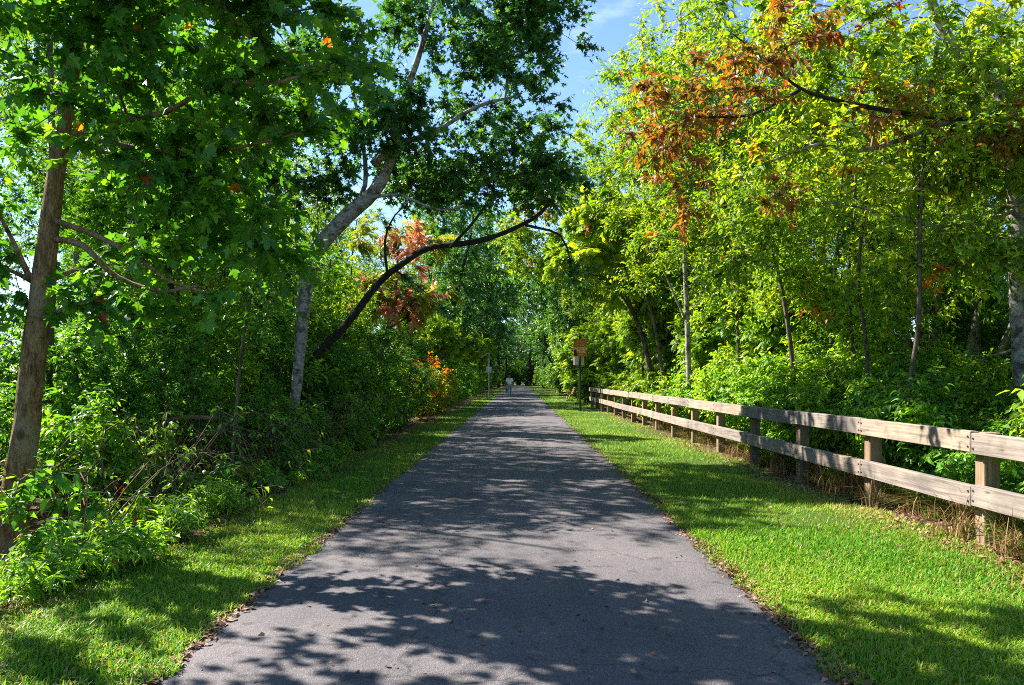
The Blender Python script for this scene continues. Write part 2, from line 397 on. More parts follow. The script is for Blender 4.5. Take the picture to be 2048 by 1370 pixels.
def grow(trunk, trad, limbs, blobs, cfg, seed, attach=0.35, step=0.28, thick=0.014, bark=None, gnarl=0.10):
    """Returns meshes (trunk, [limb...], crown) in the coordinates given."""
    r = np.random.default_rng(seed)
    tp, tr = smooth_line(trunk, step, trad)
    N = 60000
    pos = np.zeros((N, 3)); par = np.full(N, -1); fixed = np.zeros(N); n = 0; ok = np.zeros(N, bool)
    m = len(tp); pos[:m] = tp; par[1:m] = np.arange(m - 1); fixed[:m] = tr; ok[int(m * attach):m] = True; n = m
    limb_lines = []
    for lp, lr in limbs:
        l, lv = smooth_line(lp, step, np.linspace(lr[0], lr[1], len(lp)) if len(lr) == 2 else lr)
        lv = lv.copy(); lv[-1] = 0.003
        limb_lines.append((l, lv))
        i = int(np.argmin(np.linalg.norm(pos[:n] - l[0], axis=1)))
        k = len(l) - 1
        pos[n:n + k] = l[1:]; par[n] = i; par[n + 1:n + k] = np.arange(n, n + k - 1); fixed[n:n + k] = lv[1:]; ok[n + int(k * .3):n + k] = True; n += k
    nfix = n
    tg = blob_points(blobs, r)
    order = np.argsort(np.min(np.linalg.norm(tg[:, None] - pos[None, :n], axis=2), 1))
    tips = []; starts = []
    for q in tg[order]:
        P = pos[:n]; dv = q - P; d = np.linalg.norm(dv, axis=1)
        cost = d + 0.5 * np.maximum(0, -dv[:, 2]) + np.where(ok[:n], 0, 50)
        i = int(np.argmin(cost)); dd = d[i]
        if dd < 0.12: continue
        pd = unit(pos[i] - pos[par[i]]) if par[i] >= 0 else np.array([0, 0, 1.0])
        c1 = pos[i] + (pd * 0.5 + unit(dv[i]) * 0.5) * dd * 0.4 + np.array([0, 0, 0.05]) * dd
        c2 = q - (unit(dv[i]) * 0.8 + r.standard_normal(3) * 0.3) * dd * 0.35
        k = max(2, int(math.ceil(dd / step)))
        t = (np.arange(1, k + 1) / k)[:, None]
        b = (1 - t) ** 3 * pos[i] + 3 * (1 - t) ** 2 * t * c1 + 3 * (1 - t) * t * t * c2 + t ** 3 * q
        b[:-1] += r.standard_normal((k - 1, 3)) * gnarl * min(step, dd) * 0.6
        pos[n:n + k] = b; par[n] = i; par[n + 1:n + k] = np.arange(n, n + k - 1); ok[n:n + k] = True
        starts.append(n); n += k; tips.append(n - 1)
    # pipe-model radii
    acc = np.zeros(n); has = np.zeros(n, bool); has[par[1:n][par[1:n] >= 0]] = True
    p = 2.35; acc[~has] = cfg.get('tip', 0.0045) ** p
    for i in range(n - 1, 0, -1): acc[par[i]] += acc[i]
    rad = acc ** (1 / p)
    g = Geo(); mats = [bark or M_bark_mid]
    sides = 12 if max(trad) > 0.09 else 8
    V, T = tube(tp, tr * (1 + 0.0), sides, cap=True, wob=0.06, r=r); g.add(V, T, 0, smooth=True)
    limb_meshes = []
    for l, lv in limb_lines:
        gl = Geo(); V, T = tube(l, lv, 7, cap=True, wob=0.05, r=r); gl.add(V, T, 0, smooth=True); limb_meshes.append(gl)
    gc = Geo()
    # chains of generated branches
    main = np.full(n, -1); best = np.zeros(n)
    for i in range(nfix, n):
        q = par[i]
        if acc[i] > best[q]: best[q] = acc[i]; main[q] = i
    for i in range(nfix, n):
        q = par[i]
        if q >= nfix and main[q] == i: continue
        ch = [q, i]
        while main[ch[-1]] >= 0: ch.append(main[ch[-1]])
        rr = rad[ch].copy(); rr[0] = rr[1]
        lim = fixed[q] if q < nfix else rad[q]
        rr = np.minimum(rr, max(lim * 0.8, 0.004))
        c = pos[ch]
        kthick = int((rr > thick).sum())
        if kthick >= 2:
            V, T = tube(c[:kthick + 1] if kthick < len(ch) else c, rr[:kthick + 1] if kthick < len(ch) else rr, 6, r=r); g.add(V, T, 0, smooth=True)
        if kthick < len(ch) - 1:
            s = max(kthick, 1) - 1 if kthick < 2 else kthick
            if len(ch) - s >= 2:
                V, T = tube(c[s:], rr[s:], 4, r=r); gc.add(V, T, 1, smooth=True)
    tips = np.array(tips)
    ex = [i for i in range(nfix, n) if rad[i] < cfg.get('inner_r', 0.011) and r.random() < cfg.get('inner', 0.12)]
    le = [i for i in range(m, nfix) if fixed[i] < 0.022 and r.random() < cfg.get('limbleaf', 0.55)]
    src = np.concatenate([tips, np.array(ex + le, int)]) if ex or le else tips
    foliage(gc, pos[src], pos[src] - pos[par[src]], cfg, r)
    return g, limb_meshes, gc, mats

def empty(name, loc, label=None, cat=None, group=None):
    o = bpy.data.objects.new(name, None); COL.objects.link(o); o.location = loc
    o.empty_display_size = 0.2
    tag(o, label, cat, group); return o

def tag(o, label=None, cat=None, group=None, kind=None):
    if label: o['label'] = label
    if cat: o['category'] = cat
    if group: o['group'] = group
    if kind: o['kind'] = kind
    return o

def obj(name, me, parent=None, kind=None):
    o = bpy.data.objects.new(name, me); COL.objects.link(o)
    if parent is not None: o.parent = parent
    if kind: o['kind'] = kind
    return o

def shift(g, base):
    b = np.array(base, np.float32)
    for i in range(len(g.V)): g.V[i] = g.V[i] - b

def tree(name, label, base, trunk, trad, limbs, blobs, cfg, seed, leafmat, bark, cat='tree', group=None, trunk_name='trunk', **kw):
    g, lm, gc, _ = grow(trunk, trad, limbs, blobs, cfg, seed, bark=bark, **kw)
    e = empty(name, base, label, cat, group)
    shift(g, base); shift(gc, base)
    obj(trunk_name, g.mesh(name + '_' + trunk_name, [bark]), e)
    for q in lm:
        shift(q, base); obj('limb' if cat == 'tree' else 'stem', q.mesh(name + '_limb', [bark]), e)
    obj('crown', gc.mesh(name + '_crown', [leafmat, M_twig]), e, 'stuff')
    return e

def copy_tree(root, loc, rotz=0.0, scale=1.0, label=None, group=None, tilt=(0, 0)):
    c = root.copy(); COL.objects.link(c)
    c.location = loc; c.rotation_euler = (tilt[0], tilt[1], rotz)
    c.scale = (scale, scale, scale) if np.isscalar(scale) else scale
    if label: c['label'] = label
    if group: c['group'] = group
    for ch in root.children:
        d = ch.copy(); COL.objects.link(d); d.parent = c
    return c

class Proto:
    """A plant built once at the origin; the first placing uses it, later ones copy it."""
    def __init__(s, root): s.root = root; s.used = False
    def put(s, loc, rotz=0.0, scale=1.0, label=None, group=None, tilt=(0, 0)):
        if s.used: return copy_tree(s.root, loc, rotz, scale, label, group, tilt)
        s.used = True; o = s.root
        o.location = loc; o.rotation_euler = (tilt[0], tilt[1], rotz)
        o.scale = (scale, scale, scale) if np.isscalar(scale) else scale
        if label: o['label'] = label
        if group: o['group'] = group
        return o

# ------------------------------------------------------------------ ground, path
PATH_L, PATH_R = -1.80, 1.60
def ground_h(x, y):
    x = np.asarray(x, float); y = np.asarray(y, float)
    out = np.maximum(np.maximum(PATH_L - 0.25 - x, x - PATH_R - 0.25), 0)
    w = np.clip(out / 1.2, 0, 1)
    far = np.clip((out - 2.0) / 6, 0, 1)
    h = 0.020 * np.sin(x * 1.7 + y * 0.9) + 0.018 * np.sin(y * 1.3 - x * 0.6 + 1.0) + 0.012 * np.sin(y * 3.1 + x * 2.3)
    return h * w + far * (0.10 * np.sin(x * 0.7 + y * 0.31) + 0.08 * np.sin(y * 0.53 - x * 0.23))

xs = np.unique(np.concatenate([np.linspace(-600, -30, 8), np.linspace(-30, -6, 17), np.linspace(-6, 7, 66), np.linspace(7, 30, 17), np.linspace(30, 600, 8)]))
ys = np.unique(np.concatenate([np.linspace(-60, -4, 6), np.linspace(-4, 40, 147), np.linspace(40, 200, 80), np.linspace(200, 900, 8)]))
XX, YY = np.meshgrid(xs, ys)
ZZ = ground_h(XX, YY)
ZZ = np.where((XX > PATH_L + 0.05) & (XX < PATH_R - 0.05), -0.03, ZZ)
gv = np.stack([XX, YY, ZZ], -1).reshape(-1, 3)
nx = len(xs)
ii = (np.arange(len(ys) - 1)[:, None] * nx + np.arange(nx - 1)[None]).ravel()
gt = np.concatenate([np.stack([ii, ii + 1, ii + nx + 1], 1), np.stack([ii, ii + nx + 1, ii + nx], 1)])

m, n, l, out = new_mat('ground_soil')
tc = n.new('ShaderNodeTexCoord'); sx = n.new('ShaderNodeSeparateXYZ'); l.new(tc.outputs['Object'], sx.inputs[0])
nz1 = n.new('ShaderNodeTexNoise'); nz1.inputs['Scale'].default_value = 1.3; nz1.inputs['Detail'].default_value = 5; l.new(tc.outputs['Object'], nz1.inputs['Vector'])
nz2 = n.new('ShaderNodeTexNoise'); nz2.inputs['Scale'].default_value = 38; nz2.inputs['Detail'].default_value = 6; nz2.inputs['Roughness'].default_value = 0.7; l.new(tc.outputs['Object'], nz2.inputs['Vector'])
# distance from the mown strip's middle decides turf or leaf mould
wob = n.new('ShaderNodeMath'); wob.operation = 'MULTIPLY_ADD'; wob.inputs[1].default_value = 1.6; wob.inputs[2].default_value = -0.8
l.new(nz1.outputs['Fac'], wob.inputs[0])
ax = n.new('ShaderNodeMath'); ax.operation = 'ADD'; l.new(sx.outputs['X'], ax.inputs[0]); ax.inputs[1].default_value = -0.42
ab = n.new('ShaderNodeMath'); ab.operation = 'ABSOLUTE'; l.new(ax.outputs[0], ab.inputs[0])
sm = n.new('ShaderNodeMath'); sm.operation = 'ADD'; l.new(ab.outputs[0], sm.inputs[0]); l.new(wob.outputs[0], sm.inputs[1])
mr = n.new('ShaderNodeMapRange'); mr.inputs['From Min'].default_value = 3.05; mr.inputs['From Max'].default_value = 3.6; l.new(sm.outputs[0], mr.inputs['Value'])
turf = ramp(n, [(0.3, (0.030, 0.060, 0.010)), (0.55, (0.06, 0.105, 0.014)), (0.75, (0.12, 0.11, 0.04))]); l.new(nz2.outputs['Fac'], turf.inputs['Fac'])
mould = ramp(n, [(0.3, (0.035, 0.022, 0.014)), (0.55, (0.11, 0.07, 0.042)), (0.75, (0.24, 0.16, 0.10))]); l.new(nz2.outputs['Fac'], mould.inputs['Fac'])
mx = n.new('ShaderNodeMix'); mx.data_type = 'RGBA'
l.new(mr.outputs[0], mx.inputs['Factor']); l.new(turf.outputs['Color'], mx.inputs['A']); l.new(mould.outputs['Color'], mx.inputs['B'])
pb = n.new('ShaderNodeBsdfPrincipled'); pb.inputs['Roughness'].default_value = 0.95; pb.inputs['Specular IOR Level'].default_value = 0.1
l.new(mx.outputs['Result'], pb.inputs['Base Color'])
bp = n.new('ShaderNodeBump'); bp.inputs['Strength'].default_value = 0.8; bp.inputs['Distance'].default_value = 0.03
l.new(nz2.outputs['Fac'], bp.inputs['Height']); l.new(bp.outputs[0], pb.inputs['Normal']); l.new(pb.outputs[0], out.inputs['Surface'])
M_ground = m
g = Geo(); g.add(gv, gt, 0, smooth=True)
tag(obj('ground', g.mesh('ground', [M_ground])), kind='structure')

# asphalt path: gently crowned slab with soft, slightly wavering edges
m, n, l, out = new_mat('asphalt')
tc = n.new('ShaderNodeTexCoord')
vor = n.new('ShaderNodeTexVoronoi'); vor.inputs['Scale'].default_value = 150; l.new(tc.outputs['Object'], vor.inputs['Vector'])
fine = n.new('ShaderNodeTexNoise'); fine.inputs['Scale'].default_value = 160; fine.inputs['Detail'].default_value = 4; l.new(tc.outputs['Object'], fine.inputs['Vector'])
big = n.new('ShaderNodeTexNoise'); big.inputs['Scale'].default_value = 0.9; big.inputs['Detail'].default_value = 6; l.new(tc.outputs['Object'], big.inputs['Vector'])
mp = n.new('ShaderNodeMapping'); mp.inputs['Scale'].default_value = (5, 0.12, 1); l.new(tc.outputs['Object'], mp.inputs['Vector'])
streak = n.new('ShaderNodeTexNoise'); streak.inputs['Scale'].default_value = 1.0; streak.inputs['Detail'].default_value = 4; l.new(mp.outputs[0], streak.inputs['Vector'])
stone = ramp(n, [(0.0, (0.066, 0.061, 0.065)), (0.5, (0.114, 0.105, 0.109)), (0.9, (0.160, 0.147, 0.147)), (1.0, (0.33, 0.30, 0.28))])
l.new(vor.outputs['Color'], stone.inputs['Fac'])
tint = ramp(n, [(0.3, (0.72, 0.72, 0.76)), (0.7, (1.15, 1.12, 1.10))]); l.new(big.outputs['Fac'], tint.inputs['Fac'])
tint2 = ramp(n, [(0.3, (0.90, 0.90, 0.91)), (0.7, (1.06, 1.05, 1.04))]); l.new(streak.outputs['Fac'], tint2.inputs['Fac'])
m1 = n.new('ShaderNodeMix'); m1.data_type = 'RGBA'; m1.blend_type = 'MULTIPLY'; m1.inputs['Factor'].default_value = 1
l.new(stone.outputs['Color'], m1.inputs['A']); l.new(tint.outputs['Color'], m1.inputs['B'])
m2 = n.new('ShaderNodeMix'); m2.data_type = 'RGBA'; m2.blend_type = 'MULTIPLY'; m2.inputs['Factor'].default_value = 1
l.new(m1.outputs['Result'], m2.inputs['A']); l.new(tint2.outputs['Color'], m2.inputs['B'])
# hairline cracks and small stains
wv = n.new('ShaderNodeTexNoise'); wv.inputs['Scale'].default_value = 1.6; wv.inputs['Detail'].default_value = 5; l.new(tc.outputs['Object'], wv.inputs['Vector'])
wa = n.new('ShaderNodeVectorMath'); wa.operation = 'MULTIPLY_ADD'; wa.inputs[1].default_value = (0.9, 0.9, 0); l.new(wv.outputs['Color'], wa.inputs[0]); l.new(tc.outputs['Object'], wa.inputs[2])
ck = n.new('ShaderNodeTexVoronoi'); ck.feature = 'DISTANCE_TO_EDGE'; ck.inputs['Scale'].default_value = 0.42; l.new(wa.outputs[0], ck.inputs['Vector'])
ckr = ramp(n, [(0.0, (0.35, 0.34, 0.34)), (0.0055, (1, 1, 1))]); l.new(ck.outputs['Distance'], ckr.inputs['Fac'])
sn = n.new('ShaderNodeTexNoise'); sn.inputs['Scale'].default_value = 7; sn.inputs['Detail'].default_value = 3; l.new(tc.outputs['Object'], sn.inputs['Vector'])
snr = ramp(n, [(0.30, (0.62, 0.60, 0.60)), (0.40, (1, 1, 1)), (0.72, (1, 1, 1)), (0.80, (1.2, 1.17, 1.12))]); l.new(sn.outputs['Fac'], snr.inputs['Fac'])
m4 = n.new('ShaderNodeMix'); m4.data_type = 'RGBA'; m4.blend_type = 'MULTIPLY'; m4.inputs['Factor'].default_value = 0.75
l.new(m2.outputs['Result'], m4.inputs['A']); l.new(ckr.outputs['Color'], m4.inputs['B'])
m5 = n.new('ShaderNodeMix'); m5.data_type = 'RGBA'; m5.blend_type = 'MULTIPLY'; m5.inputs['Factor'].default_value = 1.0
l.new(m4.outputs['Result'], m5.inputs['A']); l.new(snr.outputs['Color'], m5.inputs['B'])
pb = n.new('ShaderNodeBsdfPrincipled'); pb.inputs['Roughness'].default_value = 0.82; pb.inputs['Specular IOR Level'].default_value = 0.3
l.new(m5.outputs['Result'], pb.inputs['Base Color'])
hs = n.new('ShaderNodeMath'); hs.operation = 'ADD'; l.new(vor.outputs['Distance'], hs.inputs[0]); l.new(fine.outputs['Fac'], hs.inputs[1])
bp = n.new('ShaderNodeBump'); bp.inputs['Strength'].default_value = 0.55; bp.inputs['Distance'].default_value = 0.006
l.new(hs.outputs[0], bp.inputs['Height']); l.new(bp.outputs[0], pb.inputs['Normal']); l.new(pb.outputs[0], out.inputs['Surface'])
M_asphalt = m
py = np.concatenate([np.arange(-6, 40, 0.25), np.arange(40, 150, 2.0)])
wl_ = 0.022 * np.sin(py * 1.1) + 0.016 * np.sin(py * 2.7 + 1) + 0.008 * rng.standard_normal(len(py))
wr_ = 0.022 * np.sin(py * 0.9 + 2) + 0.016 * np.sin(py * 3.1) + 0.008 * rng.standard_normal(len(py))
cols = []
for s, z in ((-0.03, -0.05), (0.0, 0.010), (0.03, 0.018), (0.25, 0.026), (0.5, 0.034), (0.75, 0.026), (0.97, 0.018), (1.0, 0.010), (1.03, -0.05)):
    x0 = PATH_L + wl_; x1 = PATH_R + wr_
    cols.append(np.stack([x0 + (x1 - x0) * s, py, np.full(len(py), z)], 1))
pv = np.stack(cols, 1); nc = pv.shape[1]
ii = (np.arange(len(py) - 1)[:, None] * nc + np.arange(nc - 1)[None]).ravel()
pt_ = np.concatenate([np.stack([ii, ii + 1, ii + nc + 1], 1), np.stack([ii, ii + nc + 1, ii + nc], 1)])
g = Geo(); g.add(pv, pt_, 0, smooth=True)
tag(obj('path', g.mesh('path', [M_asphalt])), kind='structure')

# ------------------------------------------------------------------ trees
CF_MAPLE = dict(leaf=MAPLE, size=0.104, twigs=5, per=8, length=0.5, droop=0.45, tilt=0.5, inner=0.12, stray=0.004, tone=0.42)
CF_DARK = dict(leaf=MAPLE_S, size=0.116, twigs=7, per=9, length=0.6, droop=0.35, tilt=0.5, inner=0.10, tone=0.38)
CF_BROAD = dict(leaf=MAPLE_S, size=0.115, twigs=7, per=9, length=0.62, droop=0.4, tilt=0.5, inner=0.10, tone=0.45)
CF_SMALL = dict(leaf=OVATE_S, size=0.092, twigs=8, per=12, length=0.6, droop=0.3, tilt=0.55, inner=0.12, tone=0.45)
CF_PIN = dict(leaf=PINNATE, size=0.28, twigs=5, per=6, length=0.46, droop=0.12, tilt=0.45, fwd=0.8, inner=0.10, spread=0.7, tone=0.5)
CF_BRIGHT = dict(leaf=OVATE_S, size=0.125, twigs=6, per=9, length=0.6, droop=0.3, tilt=0.6, inner=0.12, tone=0.5, spread=0.75)
CF_PINL = dict(leaf=PINNATE_L, size=0.36, twigs=4, per=5, length=0.4, droop=0.15, tilt=0.4, fwd=0.7, inner=0.12, spread=0.7, tone=0.5)

def px(line, d):
    """Pixels of a photographed branch at distance d (one value or one per point)."""
    dd = d if hasattr(d, '__len__') else [d] * len(line)
    return [tuple(at(u, v, q)) for (u, v), q in zip(line, dd)]

# --- near maple on the left
B = (-4.45, 6.45, 0.0)
tree('maple_tree', 'maple with smooth brown trunk nearest the camera at the left edge', B,
     [(-4.47, 6.45, -0.15), (-4.40, 6.45, 0.35), (-4.31, 6.45, 0.95), (-4.17, 6.45, 2.15), (-4.0, 6.45, 3.5), (-3.8, 6.5, 5.0), (-3.6, 6.6, 6.6), (-3.5, 6.7, 8.2)],
     [0.155, 0.118, 0.104, 0.09, 0.07, 0.052, 0.04, 0.02],
     [(px([(112, 442), (190, 470), (270, 512), (335, 560), (430, 590)], [6.4, 6.2, 6.0, 5.8, 5.6]), (0.028, 0.010)),
      (px([(110, 478), (165, 490), (215, 540), (262, 566), (335, 583), (430, 562)], [6.4, 6.3, 6.2, 6.2, 6.1, 6.0]), (0.030, 0.010)),
      (px([(98, 562), (140, 543), (190, 522), (240, 480)], [6.4, 6.5, 6.6, 6.7]), (0.026, 0.010)),
      (px([(62, 560), (40, 512), (10, 450), (-30, 380)], [6.45, 6.5, 6.6, 6.7]), (0.028, 0.012)),
      (px([(62, 562), (30, 545), (-30, 520)], [6.45, 6.3, 6.1]), (0.024, 0.012)),
      (px([(78, 640), (150, 610), (230, 600), (300, 615)], [6.4, 6.2, 6.0, 5.9]), (0.018, 0.006)),
      (px([(120, 330), (200, 255), (330, 225), (430, 170), (560, 165), (680, 120)], [6.45, 6.3, 6.1, 5.85, 5.6, 5.4]), (0.032, 0.008)),
      (px([(125, 260), (300, 300), (450, 300), (620, 260)], [6.45, 6.3, 6.2, 6.1]), (0.028, 0.008))],
     [(-3.9, 6.1, 4.2, 1.5, 1.1, 0.9, 46), (-2.9, 5.9, 4.6, 1.3, 1.0, 0.8, 32), (-2.1, 6.0, 4.1, 0.8, 0.8, 0.7, 28), (-2.9, 6.4, 3.2, 1.0, 0.8, 0.5, 32),
      (-2.4, 6.3, 2.75, 0.8, 0.6, 0.35, 16), (-4.4, 6.6, 2.6, 0.8, 0.8, 0.5, 6), (-5.4, 6.3, 4.0, 0.9, 1.0, 1.1, 12), (-2.6, 5.5, 4.25, 1.0, 0.5, 0.4, 14), (-3.3, 6.4, 5.9, 1.9, 1.6, 0.7, 34), (-3.5, 6.8, 7.4, 1.9, 1.9, 1.0, 20)],
     dict(CF_MAPLE, single=240), 11, M_maple, M_bark_brown, attach=0.5)
maple = bpy.data.objects['maple_tree']
leaf_meshes = {}
for p_, a_, n_, s_, t_, u_ in zip(*SINGLE[0]):
    key = (round(float(t_) * 5) / 5, float(u_))
    if key not in leaf_meshes:
        g = Geo(); g.add(*MAPLE, 0, key[0], key[1]); leaf_meshes[key] = g.mesh('leaf', [M_maple])
    x_ = unit(a_); y_ = unit(np.cross(n_, x_)); z_ = np.cross(x_, y_)
    o = obj('leaf', leaf_meshes[key], maple)
    R_ = np.eye(4); R_[:3, 0] = x_ * s_; R_[:3, 1] = y_ * s_; R_[:3, 2] = z_ * s_; R_[:3, 3] = p_ - np.array(B)
    o.matrix_local = Matrix(R_.tolist())

# --- grey tree with the elbow in its trunk
B = (-4.22, 13.5, 0.0)
tree('bent_tree', 'pale grey trunk that kinks right at head height above the undergrowth', B,
     [(-4.28, 13.5, -0.1), (-4.20, 13.5, 0.2), (-4.08, 13.5, 1.1), (-3.99, 13.5, 2.0), (-3.93, 13.5, 2.83), (-3.80, 13.5, 3.56), (-3.56, 13.5, 4.0), (-3.08, 13.45, 4.48), (-2.62, 13.4, 4.88), (-2.3, 13.4, 5.5), (-2.05, 13.3, 6.5), (-1.7, 13.3, 7.6), (-1.4, 13.4, 8.8)],
     [0.125, 0.10, 0.095, 0.104, 0.118, 0.138, 0.15, 0.14, 0.12, 0.09, 0.068, 0.05, 0.03],
     [(px([(745, 330), (800, 285), (860, 270), (950, 215), (1040, 190)], 13.2), (0.07, 0.02)),
      (px([(742, 395), (800, 390), (880, 420), (960, 400)], 13.2), (0.035, 0.012)),
      (px([(690, 435), (730, 370), (720, 250), (690, 120), (670, 20)], [13.5, 13.7, 13.9, 14, 14]), (0.055, 0.015))],
     [(-0.5, 13.0, 7.6, 1.7, 1.5, 0.9, 90), (-1.4, 13.5, 8.9, 2.0, 1.7, 0.8, 34), (-3.0, 13.6, 7.4, 1.6, 1.6, 1.3, 70), (0.3, 12.6, 8.1, 0.9, 0.9, 0.6, 20), (-3.6, 14.2, 5.2, 0.9, 0.8, 0.5, 16), (-1.6, 13.0, 5.9, 1.2, 1.2, 0.5, 26), (-4.2, 14.0, 5.9, 1.2, 1.1, 0.9, 34), (-2.3, 12.7, 5.9, 0.9, 0.5, 0.6, 22)],
     CF_DARK, 12, M_dark, M_bark_grey, attach=0.62)

# --- dark limb reaching over the path
B = (-4.33, 15.2, 0.0)
tree('leaning_tree', 'rough black trunk reaching in an arch over the path', B,
     [(-4.33, 15.2, -0.1), (-4.38, 15.2, 0.9), (-4.25, 15.15, 1.8), (-3.5, 15.0, 2.57), (-3.02, 15, 3.2), (-2.75, 15, 3.52), (-2.4, 14.9, 3.76), (-1.8, 14.8, 4.1), (-0.9, 14.7, 4.2), (-0.2, 14.6, 4.4), (0.45, 14.5, 4.75), (0.75, 14.5, 5.25)],
     [0.12, 0.10, 0.088, 0.08, 0.075, 0.07, 0.065, 0.06, 0.052, 0.045, 0.038, 0.022],
     [(px([(1050, 450), (1120, 470), (1140, 520), (1150, 560)], 14.5), (0.03, 0.008)),
      (px([(900, 495), (950, 440), (985, 380), (990, 310)], 14.7), (0.035, 0.010)),
      (px([(790, 540), (840, 575), (880, 610)], 14.9), (0.022, 0.006)),
      (px([(775, 552), (770, 480), (790, 430), (850, 380)], 14.9), (0.030, 0.010))],
     [(0.25, 14.4, 5.45, 1.1, 1.0, 0.6, 60), (-0.9, 14.5, 5.35, 1.1, 1.0, 0.5, 50), (-2.3, 14.8, 5.4, 1.1, 1.1, 0.6, 36), (-0.3, 14.4, 6.5, 1.3, 1.2, 0.5, 30)],
     CF_DARK, 13, M_dark, M_bark_dark, attach=0.55)

# --- ivy-clad leaning trunk deeper in the left wood
B = (-5.0, 11.5, 0.0)
tree('ivy_tree', 'dark leaning trunk wrapped in ivy, between the maple and the pale kinked trunk', B,
     [(-4.95, 11.5, -0.1), (-5.05, 11.5, 0.7), (-5.3, 11.5, 1.4), (-5.45, 11.5, 2.3), (-5.5, 11.6, 3.5), (-5.4, 11.8, 5.2), (-5.2, 12, 7.0)],
     [0.17, 0.15, 0.13, 0.11, 0.10, 0.07, 0.03],
     [], [(-5.2, 11.8, 6.2, 1.9, 1.8, 1.5, 85), (-5.4, 11.6, 4.0, 1.3, 1.2, 0.9, 40), (-5.3, 11.5, 1.9, 0.35, 0.35, 0.9, 26)], CF_BROAD, 14, M_broad, M_bark_dark, attach=0.15)

# --- pink and orange sumac beyond the black limb
B = (-4.3, 21.0, 0.0)
tree('red_sumac', 'sumac with pink and orange leaves beyond the black arching limb', B,
     [(-4.3, 21, -0.1), (-4.2, 21, 1.2), (-3.8, 21, 2.6), (-3.5, 21, 4.0), (-3.4, 21, 5.4)], [0.09, 0.08, 0.065, 0.05, 0.025],
     [((lambda a: [(-3.7, 21, 2.9), (-3.2, 21, 3.2), (-2.7, 21, 3.5)])(0), (0.035, 0.012))],
     [(-3.4, 20.8, 5.3, 1.5, 1.2, 0.7, 20), (-2.8, 20.8, 3.7, 1.1, 1.0, 0.6, 16), (-3.9, 21, 4.0, 0.8, 0.9, 0.8, 20)],
     dict(CF_PIN, autumn=lambda p: 0.6 if p[0] > -3.75 else 0.25, size=0.25, keep=0.8), 15, M_pink, M_bark_mid)

# --- thin forked sapling on the left
B = (-3.5, 9.0, 0.0)
tree('sapling', 'thin forked sapling in the left undergrowth', B,
     [(-3.53, 9, -0.05), (-3.45, 9, 0.9), (-3.37, 9, 1.8), (-3.25, 9.0, 2.5), (-3.1, 9.1, 3.1)], [0.022, 0.019, 0.016, 0.010, 0.005],
     [([(-3.38, 9, 1.8), (-3.1, 8.95, 2.15), (-2.85, 8.9, 2.5)], (0.011, 0.004))],
     [(-3.1, 9, 2.7, 0.6, 0.5, 0.4, 12)], dict(CF_SMALL, size=0.09), 16, M_shrub, M_bark_mid)

# --- right: slim trees behind the fence
for i, (lab, line, d, tr, blobs, sd) in enumerate([
    ('slender tree leaning left behind the far half of the fence', [(1312, 795), (1292, 700), (1256, 600), (1230, 520), (1202, 440), (1185, 360)], 24.0, [0.085, 0.075, 0.065, 0.055, 0.04, 0.02],
     [(3.0, 24, 6.6, 1.4, 1.3, 1.0, 46), (2.2, 24, 5.5, 1.2, 1.1, 0.5, 34), (3.9, 24, 4.3, 1.1, 1.2, 0.7, 34)], 21),
    ('slim dark stem just right of the tree leaning left', [(1342, 805), (1312, 665), (1286, 570), (1262, 480), (1250, 400)], 22.0, [0.06, 0.05, 0.045, 0.035, 0.015],
     [(3.4, 22, 6.3, 1.2, 1.2, 0.9, 42), (4.0, 22, 4.6, 1.2, 1.2, 0.8, 36), (3.2, 21.5, 7.6, 1.1, 1.1, 0.7, 30)], 22),
    ('straight slim grey trunk that forks high above the fence', [(1379, 815), (1376, 680), (1371, 560), (1369, 490), (1372, 400), (1378, 320)], 19.0, [0.075, 0.068, 0.06, 0.05, 0.035, 0.015],
     [(4.4, 19, 6.3, 1.4, 1.4, 1.0, 50), (4.0, 18.6, 5.0, 1.3, 1.2, 0.7, 36), (5.2, 19, 4.2, 1.0, 1.1, 0.8, 26), (4.3, 18.8, 7.8, 1.2, 1.2, 0.7, 34)], 23),
    ('thin crooked sapling behind the middle of the fence', [(1592, 835), (1586, 740), (1574, 640), (1560, 560), (1540, 480), (1530, 400)], 13.2, [0.045, 0.042, 0.036, 0.03, 0.02, 0.010],
     [(4.5, 13.2, 4.6, 1.0, 1.0, 0.7, 34), (4.1, 13.0, 3.6, 0.9, 0.9, 0.5, 22), (5.0, 13.4, 3.0, 0.7, 0.8, 0.5, 16)], 24)]):
    p = px(line, d); base = (p[0][0], d, 0.0); p[0] = (p[0][0], d, -0.1)
    lim = []
    if i == 2:
        lim = [(px([(1371, 640), (1340, 570), (1310, 500), (1290, 430)], d), (0.03, 0.008)), (px([(1372, 590), (1400, 540), (1412, 470), (1420, 380)], d), (0.028, 0.008)),
               (px([(1372, 630), (1410, 590), (1425, 520)], d), (0.02, 0.007))]
    if i == 0:
        lim = [(px([(1270, 635), (1220, 560), (1160, 550), (1090, 535)], d), (0.04, 0.010))]
    tree('slim_tree', lab, base, p, tr, lim, blobs, dict(CF_BRIGHT if i != 0 else CF_PIN, autumn=0.02), sd, M_sumac, M_bark_mid if i != 2 else M_bark_grey, attach=0.45)

